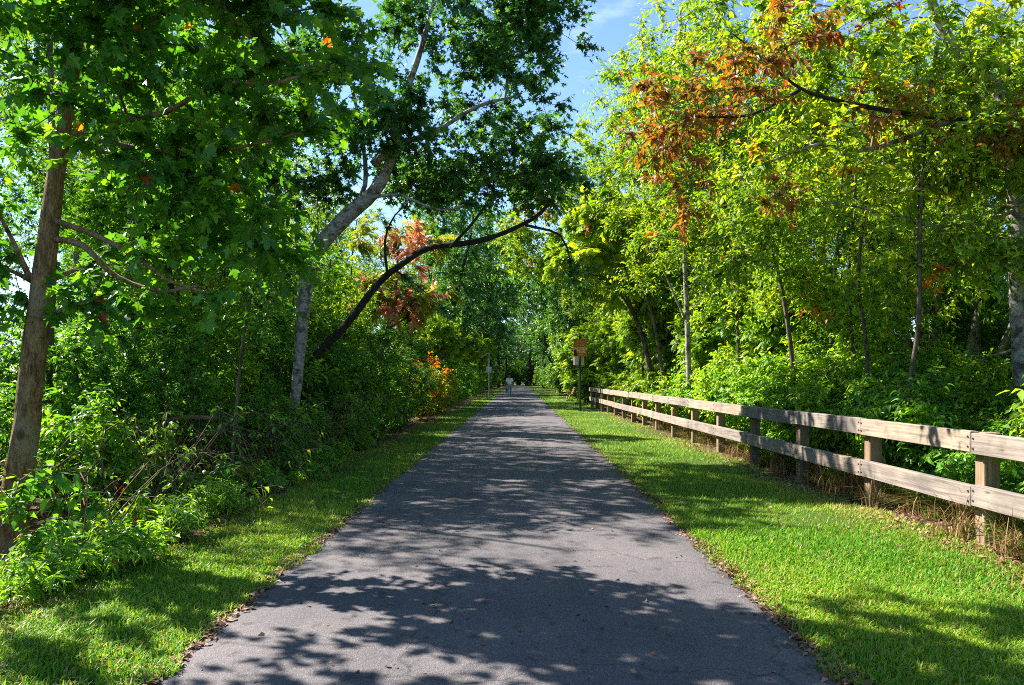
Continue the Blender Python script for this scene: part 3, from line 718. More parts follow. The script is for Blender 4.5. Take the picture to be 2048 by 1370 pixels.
# --- right: tall bright tree that leans in over the path
B = (4.9, 28.0, 0.0)
tree('arching_tree', 'tall yellow-green tree arching left over the path beyond the brown sign', B,
     [(4.9, 28, -0.1), (4.75, 28, 2), (4.4, 28, 4), (3.9, 28, 6), (3.5, 28, 8), (3.3, 28, 10.2)], [0.15, 0.13, 0.11, 0.09, 0.06, 0.02],
     [([(4.5, 28, 3.6), (3.2, 27.8, 5.0), (1.8, 27.6, 5.6), (0.5, 27.5, 5.8)], (0.06, 0.015)), ([(4.1, 28, 5.4), (2.8, 27.8, 7.0), (1.4, 27.8, 7.9)], (0.055, 0.012))],
     [(0.9, 27.5, 6.1, 1.5, 1.6, 0.8, 66), (2.2, 27.6, 7.6, 1.6, 1.8, 1.2, 80), (3.3, 28, 9.8, 1.7, 1.8, 1.6, 80), (2.8, 27.4, 5.0, 1.2, 1.5, 0.7, 46), (4.4, 28, 6.4, 1.7, 2.0, 1.6, 60), (0.9, 27.8, 8.6, 1.5, 1.5, 1.1, 60), (-0.3, 27.6, 7.0, 1.0, 1.2, 0.6, 28)],
     dict(CF_BRIGHT, size=0.14, twigs=7, tone=0.55, autumn=lambda p: 0.10 if p[2] > 7 and p[0] < 2 else 0.01), 31, M_sumac, M_bark_mid)

# --- right: big tree at the right edge with bare grey limbs
B = (6.95, 9.9, 0.0)
tree('grey_limbed_tree', 'tree at the right edge with bare grey limbs stretched toward the path', B,
     [(6.95, 9.9, -0.1), (6.8, 9.9, 1.2), (6.71, 9.9, 2.54), (6.66, 9.9, 3.75), (6.52, 9.9, 5.2), (6.1, 9.9, 5.62), (5.64, 9.9, 6.25), (5.3, 9.9, 7.4)],
     [0.16, 0.14, 0.125, 0.11, 0.10, 0.085, 0.065, 0.03],
     [(px([(2030, 240), (1990, 232), (1905, 242), (1800, 280), (1715, 302), (1640, 288), (1560, 315), (1480, 355)], [9.9, 9.7, 9.4, 9.2, 9.1, 9.0, 9.0, 8.9]), (0.045, 0.010)),
      (px([(2035, 322), (1950, 342), (1870, 372), (1800, 385)], [9.9, 9.6, 9.3, 9.1]), (0.032, 0.009)),
      (px([(2035, 418), (1960, 447), (1880, 455), (1790, 432), (1680, 407), (1600, 405)], [9.9, 9.6, 9.4, 9.3, 9.2, 9.2]), (0.034, 0.008)),
      (px([(2020, 150), (1990, 112), (1900, 152), (1780, 176), (1690, 170)], [9.9, 9.8, 9.6, 9.5, 9.5]), (0.034, 0.009)),
      (px([(2037, 520), (1960, 515), (1880, 535), (1800, 522)], [9.9, 9.6, 9.4, 9.3]), (0.02, 0.006))],
     [(4.8, 9.6, 5.5, 1.4, 1.1, 0.9, 46), (3.5, 9.6, 5.7, 1.1, 1.0, 0.8, 36), (5.4, 9.3, 4.2, 1.1, 0.9, 0.7, 28), (4.0, 9.3, 4.3, 1.1, 0.9, 0.6, 24), (5.0, 10.2, 7.0, 1.9, 1.7, 0.9, 46), (6.6, 9.4, 5.5, 1.0, 1.0, 1.0, 26), (5.8, 9.3, 3.2, 0.9, 0.8, 0.4, 12)],
     dict(leaf=OVATE, size=0.105, twigs=7, per=9, length=0.45, droop=0.3, tilt=0.5, inner=0.12, autumn=0.04, tone=0.6), 32, M_sumac, M_bark_grey, attach=0.6)

# --- orange creeper strung through the right-hand trees
B = (6.6, 9.3, 0.0)
tree('creeper', 'orange and rust red creeper strung through the right-hand trees', B,
     [(6.6, 9.3, -0.1), (6.5, 9.3, 2.5), tuple(at(2060, 262, 9.2)), tuple(at(1900, 238, 9.0)), tuple(at(1780, 222, 8.8)), tuple(at(1650, 195, 8.7)), tuple(at(1590, 170, 8.6)), tuple(at(1500, 95, 8.5)), tuple(at(1455, 60, 8.5))],
     [0.04, 0.034, 0.032, 0.03, 0.028, 0.024, 0.018, 0.012, 0.006],
     [(px([(1600, 180), (1500, 230), (1400, 235), (1330, 260)], [8.6, 8.5, 8.4, 8.4]), (0.022, 0.008))],
     [(*at(1345, 235, 8.4), 0.6, 0.8, 0.5, 20), (*at(1430, 180, 8.4), 0.65, 0.8, 0.4, 15), (*at(1600, 95, 8.5), 0.65, 0.8, 0.4, 10), (*at(1990, 285, 8.8), 0.5, 0.6, 0.2, 10), (*at(1860, 250, 8.8), 0.5, 0.5, 0.15, 6),
      (*at(1350, 370, 8.5), 0.35, 0.35, 0.5, 8), (*at(1560, 380, 8.5), 0.25, 0.3, 0.25, 5), (*at(1720, 215, 8.7), 0.5, 0.4, 0.25, 8)],
     dict(leaf=OVATE, size=0.098, twigs=6, per=8, length=0.42, droop=0.5, tilt=0.6, autumn=0.55, autumn_in=0.65, inner=0.10, tone=0.45, keep=0.75), 33, M_creeper, M_bark_dark, cat='creeper', trunk_name='stem', attach=0.3)

# --- right: clump of many grey stems
p0 = np.array([8.3, 15.0, 0.0])
stems = []
for i in range(9):
    a = i * 0.7; rr = 0.3 + 0.22 * (i % 3)
    bx, by = p0[0] + rr * math.cos(a), p0[1] + rr * math.sin(a) * 0.7
    ln = [(bx, by, -0.1)]
    lx, ly = (i - 4) * 0.13 + random.uniform(-.1, .1), random.uniform(-.12, .2)
    for k in range(1, 6): ln.append((bx + lx * k * 0.9 + random.uniform(-.06, .06), by + ly * k + random.uniform(-.06, .06), k * 1.35))
    stems.append((ln, (random.uniform(0.06, 0.12), 0.025)))
stems.append((px([(1830, 810), (1900, 755), (1970, 720), (2060, 690)], [14.6, 14.3, 14, 13.7]), (0.07, 0.03)))
tree('clump_tree', 'clump of many pale grey stems rising behind the near fence rails', tuple(p0),
     stems[0][0], list(np.linspace(0.13, 0.04, 6)), stems[1:],
     [(8.3, 15, 6.6, 2.4, 2.0, 1.4, 90), (7.2, 14.3, 4.6, 1.4, 1.2, 1.0, 46), (9.4, 14.3, 4.4, 1.3, 1.2, 1.0, 30), (6.6, 14.2, 3.0, 0.9, 0.9, 0.6, 20)], CF_SMALL, 34, M_bright, bark_mat('clump_bark', [(0.3, (0.07, 0.055, 0.042)), (0.55, (0.19, 0.165, 0.135)), (0.8, (0.32, 0.29, 0.25))], scale=(14, 14, 8), bump=0.6, blotch=(6.0, (0.05, 0.042, 0.034))), attach=0.6)

# --- vine-smothered brown stump trunk behind the fence
B = (5.6, 22.0, 0.0)
tree('brown_trunk_tree', 'thick reddish brown trunk in shade behind the slim grey trunk', B,
     [(5.6, 22, -0.1), (5.6, 22, 1.2), (5.75, 22, 2.4), (5.9, 22, 4.0), (6.0, 22, 6.0), (6.0, 22, 8)], [0.34, 0.30, 0.28, 0.2, 0.12, 0.04],
     [([(5.65, 22, 1.6), (5.3, 21.9, 2.2), (5.1, 21.8, 3.0)], (0.10, 0.03)), ([(5.7, 22, 1.8), (6.2, 21.9, 2.3), (6.5, 21.9, 3.2)], (0.10, 0.03))],
     [(5.9, 22, 7.2, 2.4, 2.2, 2.0, 130), (5.4, 21.6, 4.4, 1.5, 1.4, 1.0, 50)], dict(CF_BRIGHT, tone=0.4), 35, M_broad, bark_mat('rusty_bark', [(0.3, (0.05, 0.022, 0.012)), (0.6, (0.17, 0.075, 0.035)), (0.8, (0.27, 0.15, 0.08))], bump=0.8), attach=0.4)

# --- woodland kinds, built once and copied
def proto_tree(name, h, r0, blobs, cfg, seed, mat, bark, attach=0.35, lean=0.3):
    r = np.random.default_rng(seed + 500)
    k = 6; z = np.linspace(-0.15, h, k); a = r.normal(0, lean * 0.25, (k, 2)).cumsum(0); a -= a[0]
    tr = [(a[i, 0], a[i, 1], z[i]) for i in range(k)]
    return Proto(tree(name, None, (0, 0, 0), tr, list(np.linspace(r0, 0.025, k)), [], blobs, cfg, seed, mat, bark, attach=attach))

TALL = proto_tree('broadleaf_tree', 9.0, 0.16, [(0, 0, 7.4, 2.4, 2.4, 1.9, 150), (0.5, 0.2, 4.6, 1.7, 1.7, 1.1, 55)], CF_BROAD, 41, M_broad, M_bark_mid)
TALL2 = proto_tree('small_leaved_tree', 8.6, 0.14, [(0, 0, 6.6, 2.1, 2.1, 2.2, 130), (-0.3, 0.2, 3.6, 1.5, 1.5, 0.9, 45)], dict(CF_SMALL, size=0.105), 42, M_broad, M_bark_grey)
LOCUST = proto_tree('feather_leaved_tree', 9.2, 0.13, [(0, 0, 7.3, 2.3, 2.3, 2.1, 150), (0.2, -0.3, 4.4, 1.7, 1.7, 1.1, 60)], CF_BRIGHT, 43, M_sumac, M_bark_mid)
UNDER = proto_tree('sumac_tree', 4.4, 0.07, [(0, 0, 3.6, 1.7, 1.7, 1.2, 75), (0, 0, 2.0, 1.2, 1.2, 0.7, 26)], dict(CF_PIN, size=0.30), 44, M_sumac, M_bark_mid, attach=0.2)
UNDER2 = proto_tree('hazel_tree', 4.6, 0.06, [(0, 0, 3.4, 1.5, 1.5, 1.3, 80), (0, 0, 1.8, 1.2, 1.2, 0.8, 40)], dict(leaf=OVATE, size=0.105, twigs=6, per=9, length=0.5, droop=0.3, tilt=0.5, inner=0.15, tone=0.55), 46, M_bright, M_bark_mid, attach=0.15)
SLIM = proto_tree('slim_sapling', 6.2, 0.035, [(0, 0, 5.0, 1.1, 1.1, 1.3, 46), (0, 0, 3.3, 0.8, 0.8, 0.5, 14)], dict(CF_BRIGHT, size=0.115, keep=0.8, tone=0.55), 47, M_sumac, M_bark_mid, attach=0.4, lean=0.8)
LIGHT = proto_tree('sparse_tree', 8.0, 0.09, [(0, 0, 6.2, 1.9, 1.9, 1.6, 74)], dict(CF_SMALL, size=0.09, twigs=5, per=9, keep=0.8, tone=0.6), 48, M_broad, M_bark_mid)
DARKT = proto_tree('dark_leaved_tree', 10.0, 0.2, [(0, 0, 7.8, 2.8, 2.8, 2.3, 170), (0, 0.2, 4.4, 2.2, 2.2, 1.4, 70)], dict(CF_DARK, leaf=OVATE_S, size=0.18, twigs=7), 45, M_dark, M_bark_dark)

ORD = ['first', 'second', 'third', 'fourth', 'fifth', 'sixth', 'seventh', 'eighth', 'ninth', 'tenth', 'eleventh', 'twelfth']
def where(x, y):
    u = HX + F * x / max(y, 0.5)
    if u < -60: return ', beyond the left picture edge'
    if u > 2110: return ', beyond the right picture edge'
    if x > 0:
        if y < 41:
            k = int(max(0, (y * 4.2 / x - 6.63) // 2.08)) if x > 4 else 0    # fence bay it shows above
            return ', above the %s fence bay from the right' % ORD[min(k, 11)]
        return ', opposite the walking person' if y < 75 else ', at the far end'
    u = HX + F * x / max(y, 0.5)
    if u < 130: return ', left of the near maple trunk'
    if u < 420: return ', between near maple and ivy-clad trunk'
    if u < 590: return ', between ivy-clad and pale kinked trunks'
    if u < 700: return ', behind the pale kinked trunk'
    if u < 860: return ', below the red sumac'
    if u < 960: return ', near the yellow shrub'
    return ', by the far grey post' if y < 90 else ', at the far end'
def wood(proto, pts, label, group, s=(0.85, 1.15), turn=0.9):
    for (x, y, *q) in pts:
        k = q[0] if q else random.uniform(*s)
        proto.put((x, y, float(ground_h(x, y))), random.uniform(-turn, turn), (k, k, k * random.uniform(0.93, 1.07)), (label + where(x, y)) if group else label, group, (random.uniform(-.04, .04), random.uniform(-.04, .04)))

wood(TALL, [(-7.4, 16.2, .85), (-9.5, 21.0, .85), (-7.4, 31, .7), (-8, 46, .9), (-6.5, 64, 1), (-13, 25, 1), (-11, 34, .9), (-17, 32, 1.1), (-15, 41, 1.1), (-23, 40, 1.1), (-13, 53, 1.1), (-27, 52, 1.2), (-20, 60, 1.2), (-33, 58, 1.2), (-11, 74, 1.2)], 'broad-leaved tree in the left wood', 'broad-leaved trees left of the path')
wood(TALL2, [(-6.6, 12.9, .72), (-7.0, 24.5, .66), (-6.2, 38, .8), (-5.6, 55, .9), (-10.8, 18.4, .85), (-9.2, 26.5, .8), (-12, 29, .9), (-9.5, 38, .9), (-19, 37, 1), (-18, 48, 1.1)], 'small-leaved grey-trunked tree in the left wood', 'small-leaved trees left of the path')
wood(TALL, [(9.6, 19, 1.05), (8.2, 26.5, 1.1), (7.2, 36, 1), (8, 48, 1), (13, 23, 1.1), (15, 27, 1.2), (11, 32, 1.2), (18, 30, 1.2), (13, 40, 1.2), (20, 40, 1.3), (27, 46, 1.3), (12, 56, 1.3)], 'broad-leaved tree in the right wood', 'broad-leaved trees beyond the fence')
wood(TALL2, [(7.3, 18.0, .95), (10.9, 17.6, 1.0), (6.6, 30.5, 1.05)], 'small-leaved grey-trunked tree in the right wood', 'small-leaved trees beyond the fence')
wood(LOCUST, [(5.7, 19.4, 1.3), (6.2, 26.0, 1.4), (5.4, 22.6, 1.3), (5.6, 33, 1.1), (8.6, 22.4, 1.15), (5.2, 41, 1.0), (4.9, 50, .95), (7.6, 32, 1.25)], 'feathery yellow-green tree in the right wood', 'feathery trees beyond the fence')
wood(UNDER, [(5.7, 30.5, 1.0), (5.6, 35.5, 1.0), (5.4, 40, 1.05), (5.0, 44.5, 1.1), (4.2, 50, 1.1), (5.2, 24.8, .9), (5.4, 20.0, .8), (4.1, 57, 1.1), (6.0, 17.0, .8)], 'low feathery-leaved sumac right of the path', 'sumacs right of the path')
wood(LOCUST, [(-7.6, 25.2, .95), (-8.2, 35, 1.05), (-6.2, 43, 1.0)], 'thin feathery yellow-green tree in the left wood', 'feathery trees left of the path')
wood(SLIM, [(5.3, 10.4, .8), (4.95, 12.1, .95), (5.2, 14.6, 1.0), (4.95, 16.2, 1.1), (5.5, 17.6, 1.0), (4.95, 20.2, 1.1), (5.3, 23.2, 1.15), (5.0, 25.6, 1.2), (5.6, 9.2, .9), (6.9, 10.6, 1.1), (5.4, 28.2, 1.1), (5.2, 31.8, 1.1)], 'thin bare-stemmed sapling behind the fence', 'thin saplings behind the fence', turn=3.1)
wood(LIGHT, [(-8.3, 11.3, 1.0), (-7.3, 13.1, 1.05), (-8.4, 15.6, 1.3), (-7.0, 19.8, 1.25), (-9.6, 18.2, 1.35), (-5.6, 17.2, 1.15), (-6.3, 9.9, .95), (-6.9, 11.9, 1.0), (-5.9, 15.4, .9), (-6.2, 18.4, .9), (-6.0, 22.4, .85), (-6.6, 28.0, .9), (-6.0, 33.6, .9)], 'sparse light-crowned tree in the left wood', 'sparse trees left of the path')  # first tree, trunk outside the frame, is added to dapple the path
wood(UNDER2, [(5.9, 11.6, .8), (6.0, 14.4, .95), (5.7, 17.4, 1.0), (5.7, 20.4, 1.05), (5.6, 26.4, 1.2)], 'bright small tree behind the fence', 'small bright trees behind the fence')
wood(UNDER2, [(-5.2, 16.6, .9), (-5.4, 12.4, .8), (-5.0, 18.8, .95), (-4.9, 23.4, .95), (-4.6, 31.4, 1.0), (-4.5, 36.6, 1.1)], 'small bushy tree in the left wood', 'small trees left of the path')
wood(UNDER, [(-4.2, 34, .9), (-4.4, 41, .95), (-4.2, 52, 1.0), (-4.0, 63, 1.0)], 'low feathery-leaved sumac left of the path', 'sumacs left of the path')
far = []
for y in np.arange(60, 140, 8.0):
    far += [(-5.0 - random.uniform(0, 1.0), y, random.uniform(.9, 1.2)), (5.0 + random.uniform(0, 1.0), y + 4, random.uniform(.9, 1.2))]
    if y > 75: far += [(-9 - random.uniform(0, 2), y + 3, 1.2), (9 + random.uniform(0, 2), y, 1.2)]
wood(DARKT, far + [(-4.6, 47, 1.25), (4.9, 56, 1.3), (-4.2, 68, 1.4), (4.2, 80, 1.45), (-3.8, 92, 1.5), (3.6, 104, 1.5), (-3.2, 118, 1.6), (-2.4, 140, 1.2), (2.3, 143, 1.2), (0.2, 150, 1.4), (-6, 147, 1.3), (6, 148, 1.3), (-12, 140, 1.4), (12, 142, 1.4), (-19, 130, 1.5), (19, 132, 1.5), (-27, 118, 1.5), (28, 120, 1.5), (-36, 100, 1.5), (38, 104, 1.5)] + [(x, 158 + random.uniform(-3, 3), random.uniform(1.2, 1.5)) for x in np.arange(-10, 10.1, 2.9)], 'tall dark green tree far down the path', 'dark trees at the far end of the path')

for x, y, k, t, lab in ((-4.5, 40, 1.15, .20, 'tall dark tree leaning over the path from the left, just beyond the red sumac'), (4.8, 53, 1.25, -.20, 'tall dark tree leaning over the path from the right, beyond the bench'),
                        (-4.4, 66, 1.3, .22, 'tall dark tree leaning over the path from the left, beyond the walking person'), (4.4, 84, 1.4, -.22, 'farthest tall dark tree leaning over the path from the right')):
    DARKT.put((x, y, 0), random.uniform(-.5, .5), k, lab, 'dark trees leaning over the path', (0, t))

# ------------------------------------------------------------------ shrubs and undergrowth
def proto_shrub(name, cat, stems, blobs, cfg, seed, mat, r0=0.014, height=1.0, spread=0.4):
    r = np.random.default_rng(seed + 900)
    L = []
    for i in range(stems):
        a = i * 2.4 + r.uniform(-.3, .3); q = spread * r.uniform(0.6, 1.2)
        L.append(([(0.04 * math.cos(a), 0.04 * math.sin(a), -0.05), (q * 0.4 * math.cos(a), q * 0.4 * math.sin(a), height * 0.45), (q * math.cos(a), q * math.sin(a), height * r.uniform(.75, 1))], (r0, r0 * 0.4)))
    e = tree(name, None, (0, 0, 0), L[0][0], [r0, r0 * .7, r0 * .4], L[1:], blobs, cfg, seed, mat, M_twig, cat=cat, trunk_name='stem', attach=0.2, step=0.2, thick=0.03)
    return Proto(e)

SH1 = proto_shrub('dense_shrub', 'shrub', 6, [(0, 0, 1.3, 1.0, 1.0, 1.1, 120)], dict(CF_SMALL, size=0.085, twigs=6, per=10, length=0.4, inner=0.3), 51, M_shrub, height=1.9, spread=0.6, r0=0.02)
SH2 = proto_shrub('broad_shrub', 'shrub', 5, [(0, 0, 0.85, 0.8, 0.8, 0.7, 60)], dict(leaf=OVATE, size=0.10, twigs=6, per=9, length=0.36, droop=0.35, inner=0.3, tone=0.5), 52, M_shrub, height=1.2, spread=0.5)
SH5 = proto_shrub('sunny_shrub', 'shrub', 6, [(0, 0, 0.95, 0.85, 0.85, 0.8, 70)], dict(leaf=OVATE_S, size=0.11, twigs=6, per=9, length=0.4, droop=0.35, inner=0.3, tone=0.5), 57, M_bright, height=1.4, spread=0.5)  # yellow-green kind; its brightness is in the leaf colour
SH3 = proto_shrub('yellow_shrub', 'shrub', 5, [(0, 0, 1.1, 1.0, 1.0, 0.9, 80)], dict(CF_SMALL, size=0.11, autumn=lambda p: 0.5 if p[2] > 1.5 else 0.02, twigs=5, per=9, length=0.4, inner=0.3), 53, M_yellow, height=1.6, spread=0.6)
SH4 = proto_shrub('feathery_shrub', 'shrub', 5, [(0, 0, 1.2, 0.9, 0.9, 0.9, 42)], dict(CF_PIN, size=0.30, inner=0.25), 54, M_sumac, height=1.7, spread=0.5)
HERB = proto_shrub('leafy_plant', 'plant', 6, [(0, 0, 0.40, 0.32, 0.32, 0.3, 16)], dict(leaf=OVATE, size=0.11, twigs=3, per=6, length=0.22, droop=0.35, inner=0.3, tone=0.5), 55, M_shrub, r0=0.006, height=0.55, spread=0.28)
HERB2 = proto_shrub('weedy_plant', 'plant', 7, [(0, 0, 0.30, 0.34, 0.34, 0.24, 18)], dict(leaf=LANCE, size=0.12, twigs=3, per=6, length=0.2, droop=0.2, inner=0.3, tone=0.7), 56, M_shrub, r0=0.005, height=0.42, spread=0.3)

# fern, bramble, tufts
def fern_mesh(seed, k=13, L=0.62):
    r = np.random.default_rng(seed); g = Geo()
    a = np.arange(k) * 2.4 + r.uniform(-.2, .2, k)
    A = np.stack([np.cos(a), np.sin(a), r.uniform(0.6, 1.3, k)], 1)
    N = np.stack([-np.cos(a) * 0.9, -np.sin(a) * 0.9, np.full(k, 1.0)], 1)
    V, T = scatter(*FROND, np.zeros((k, 3)), A, N, L * r.uniform(0.7, 1.1, k))
    g.add(V, T, 0, np.repeat(r.uniform(.3, .7, k), len(FROND[1])))
    return g.mesh('fern', [M_broad])
def tuft_mesh(seed, k, h, mat, bend=0.6, green=0.2, w=0.006):
    r = np.random.default_rng(seed); g = Geo()
    a = r.uniform(0, 6.28, k); hh = h * r.uniform(.5, 1.1, k); b = bend * r.uniform(.3, 1.4, k)
    px_ = r.normal(0, 0.07, (k, 2))
    side = np.stack([-np.sin(a), np.cos(a), np.zeros(k)], 1); dr = np.stack([np.cos(a), np.sin(a), np.zeros(k)], 1)
    rows = []
    for t in (0, 0.35, 0.7, 1.0):
        c = np.column_stack([px_, np.full(k, -0.02)]) + dr * (hh * b * t * t)[:, None] + np.array([0, 0, 1.0]) * (hh * (t - 0.45 * b * t ** 3))[:, None]
        ww = w * (1 - t * 0.95)
        rows.append(np.stack([c - side * ww, c + side * ww], 1))
    V = np.concatenate(rows, 1).reshape(k, 8, 3)
    tt = np.array([[0, 1, 3], [0, 3, 2], [2, 3, 5], [2, 5, 4], [4, 5, 7], [4, 7, 6]])
    T = tt[None] + (np.arange(k) * 8)[:, None, None]
    g.add(V, T.reshape(-1, 3), 0, np.repeat(r.random(k), 6), np.repeat((r.random(k) < green).astype(float), 6))
    return g.mesh('tuft', [mat])
def bramble_mesh(seed, k=9):
    r = np.random.default_rng(seed); g = Geo(); tips = []; dirs = []
    for i in range(k):
        a = r.uniform(0, 6.28); L = r.uniform(0.7, 1.5); t = np.linspace(0, 1, 9)[:, None]
        d = np.array([math.cos(a), math.sin(a), 0])
        p = d * t * L + np.array([0, 0, 1.0]) * (r.uniform(.5, 1.0) * np.sin(t * 2.6)) + np.cumsum(r.normal(0, .025, (9, 3)), 0)
        V, T = tube(p, np.linspace(0.007, 0.003, 9), 4); g.add(V, T, 1, smooth=True)
        for q in (4, 6, 8): tips.append(p[q]); dirs.append(p[q] - p[q - 1])
    foliage(g, tips, dirs, dict(leaf=OVATE, size=0.07, twigs=2, per=4, length=0.2, droop=0.3, keep=0.6, autumn=0.03, tone=0.4), r)
    return g.mesh('bramble', [M_shrub, bark_mat('bramble_cane', [(0.3, (0.07, 0.035, 0.022)), (0.7, (0.22, 0.14, 0.09))], bump=0.2)])

def mass(name, me, spots, label, cat, group, s=(0.8, 1.2)):
    for (x, y, *q) in spots:
        o = obj(name, me); k = q[0] if q else random.uniform(*s)
        o.location = (x, y, float(ground_h(x, y))); o.rotation_euler = (0, 0, random.uniform(0, 6.28)); o.scale = (k, k, k * random.uniform(.85, 1.15))
        tag(o, label + where(x, y), cat, group)

def scatter_spots(n, x0, x1, y0, y1, seed, p=1.0, mind=0.0):
    r = np.random.default_rng(seed); out = []
    tries = 0
    while len(out) < n and tries < n * 40:
        tries += 1
        x = r.uniform(x0, x1); y = y0 + (y1 - y0) * r.random() ** p
        if mind and any((x - a) ** 2 + (y - b) ** 2 < mind * mind for a, b in out): continue
        out.append((x, y))
    return out

wood(SH1, [(-4.5, 16.8, 1.2), (-4.0, 19.0, 1.15), (-4.6, 22.8, 1.3), (-3.9, 24.8, 1.1), (-4.9, 10.2, .85), (-5.9, 13.0, 1.0), (-5.2, 14.8, 1.2), (-7.2, 14.0, 1.2), (-6.6, 16.8, 1.3), (-9.2, 15.2, 1.4), (-8.8, 18.6, 1.6), (-6.6, 21, 1.7), (-10.2, 20.8, 2), (-9, 29, 1.8), (-11.8, 24, 2), (-14, 28.5, 2.2), (-9.6, 31, 2), (-17, 34.5, 2.4), (-12.5, 37, 2.3), (-21, 43, 2.6), (-15.5, 46, 2.4), (-9.5, 43, 2.2), (-4.3, 30.5, 1.2), (-3.9, 37.5, 1.2), (-4.0, 46, 1.2), (-5.8, 10.0, 1.1), (-7.2, 11.4, 1.0), (-5.6, 19.0, 1.4), (-3.9, 57, 1.2)],
     'dense small-leaved shrub', 'dense shrubs left of the path')
fs = []
for y in np.arange(62, 146, 6.0):
    fs += [(-3.85 - random.uniform(0, .6), y, random.uniform(1.1, 1.6)), (3.95 + random.uniform(0, .6), y + 3, random.uniform(1.1, 1.6))]
    fs += [(-8, y + 2, 2.2), (8, y, 2.2)]
fs += [(x, 153 + random.uniform(-1, 1), random.uniform(2.4, 3.4)) for x in np.arange(-9, 9.1, 2.2)]
fs += [(x, 146 + random.uniform(-2, 2), random.uniform(1.6, 2.4)) for x in np.arange(-9, 9.1, 1.5)]
wood(SH1, fs, 'dense shrub lining the far path', 'dense shrubs at the far end of the path')
wood(SH2, [(-5.4, 7.1, .6), (-6.2, 8.3, .7), (-4.6, 8.2, .8), (-4.0, 11.6, .8), (-4.2, 12.6, .9), (-3.9, 14.4, .75), (-3.8, 16.0, .9), (-3.75, 18.0, .7), (-5.4, 9.0, .9), (-3.7, 21.4, .8)] + [(-3.45 - random.uniform(0, .3), y, random.uniform(.55, .8)) for y in np.arange(31.5, 62, 2.6)],
     'broad-leaved shrub', 'broad-leaved shrubs left of the path')
wood(SH3, [(-3.55, 26.8, 1.15)], 'yellow shrub with orange top bulging over the left grass', None)
wood(SH3, [(-3.4, 30.0, .8), (-3.7, 33.0, 1.0)], 'small yellowing shrub at the left grass edge', 'yellowing shrubs left of the path')
wood(SH5, [(5.1, 9.8, .8), (5.0, 11.3, .95), (5.0, 13.0, 1.0), (5.0, 15.4, 1.1), (5.0, 17.4, 1.1), (5.0, 19.6, 1.15), (5.2, 22.2, 1.2), (5.0, 24.4, 1.2), (5.9, 12.6, 1.2), (6.0, 15.2, 1.3), (6.7, 10.4, 1.0), (7.2, 12.2, 1.1), (7.4, 15.8, 1.4), (6.2, 18.6, 1.5), (9.2, 14.6, 1.1), (8.4, 18, 1.6), (6.0, 8.1, .75), (7.3, 9.7, .85)], 'bright yellow-green shrub', 'bright shrubs behind the fence')
wood(SH2, [(5.0, 9.0, .95), (5.6, 10.6, 1.1), (5.2, 12.0, 1.05), (5.9, 13.6, 1.15), (5.0, 14.6, 1.0), (5.3, 16.6, 1.05), (5.0, 18.6, 1.0), (6.3, 9.4, .8), (6.4, 11.8, .9), (6.9, 13.0, .9), (4.9, 21.0, 1.0), (5.0, 7.6, .6), (7.6, 11.6, .9), (7.9, 13.4, .9)],
     'broad-leaved shrub', 'broad-leaved shrubs behind the fence')
wood(SH1, [(6.2, 15.4, 1.0), (7.0, 14.4, .8), (5.6, 23.4, 1.1), (9.6, 16.8, 1.0), (11.6, 18.6, 1.4), (7.2, 20.4, 1.5), (9.6, 24, 1.7), (12.4, 20.5, 1.8), (15, 24, 1.9), (7.0, 28.6, 1.7), (6.6, 34, 1.7), (10.5, 28.5, 1.9), (18, 29, 2.2), (14, 33, 2.2), (22, 36, 2.4)], 'dense small-leaved shrub', 'dense shrubs behind the fence')
wood(SH4, [(4.9, 26.6, .8), (4.9, 29.0, .8), (4.9, 32.8, .8), (4.8, 37.4, .75), (4.0, 42, .9), (4.9, 22.2, .8), (5.7, 18.2, .9), (4.1, 53, .9), (4.2, 62, 1), (4.4, 72, 1)], 'feathery shrub beside the path', 'feathery shrubs right of the path')

for x, y in scatter_spots(38, -4.3, -3.25, 5.0, 24, 1, 1.3, 0.25):
    if x < -3.7 and y < 7.2: continue
    HERB.put((x, y, float(ground_h(x, y))), random.uniform(0, 6.28), random.uniform(.4, .8), 'low leafy plant at the left grass edge' + where(x, y), 'leafy plants left of the path')
for x, y in scatter_spots(30, 4.45, 5.4, 5.2, 20, 2, 1.3, 0.25):
    HERB.put((x, y, float(ground_h(x, y))), random.uniform(0, 6.28), random.uniform(.6, 1.1), 'low leafy plant behind the fence' + where(x, y), 'leafy plants behind the fence')
for x, y in scatter_spots(44, -3.9, -2.95, 4.2, 16, 3, 1.2, 0.2):
    if x < -0.66 * y: continue
    HERB2.put((x, y, float(ground_h(x, y))), random.uniform(0, 6.28), random.uniform(.4, .72), 'pale weedy plant on the left grass edge' + where(x, y), 'weedy plants left of the path')
for x, y in scatter_spots(18, 4.15, 4.9, 5.0, 14, 4, 1.2, 0.25):
    HERB2.put((x, y, float(ground_h(x, y))), random.uniform(0, 6.28), random.uniform(.4, .8), 'pale weedy plant at the fence foot' + where(x, y), 'weedy plants at the fence')
for x, y in scatter_spots(16, -4.3, -3.2, 4.5, 5.9, 31, 1.0, 0.16):
    HERB2.put((x, y, float(ground_h(x, y))), random.uniform(0, 6.28), random.uniform(.3, .48), 'tiny pale weed on the soil at the lower left corner', 'weeds in the lower left corner')
HERB.put((-3.72, 5.95, 0), 1.0, 1.15, 'tall plant with large bluish leaves in front of the near maple trunk', None)
mass('bramble', bramble_mesh(61), scatter_spots(30, -5.4, -3.5, 6.2, 16, 5, 1.0, 0.4), 'tangle of brown bramble canes', 'bramble', 'brambles left of the path')
mass('fern', fern_mesh(62), scatter_spots(34, 4.7, 9.0, 6.0, 15, 6, 1.0, 0.45), 'green fern', 'fern', 'ferns behind the fence')
DRY1, DRY2 = tuft_mesh(63, 60, 0.56, M_dry, 0.9, 0.18), tuft_mesh(64, 60, 0.46, M_dry, 1.2, 0.28)
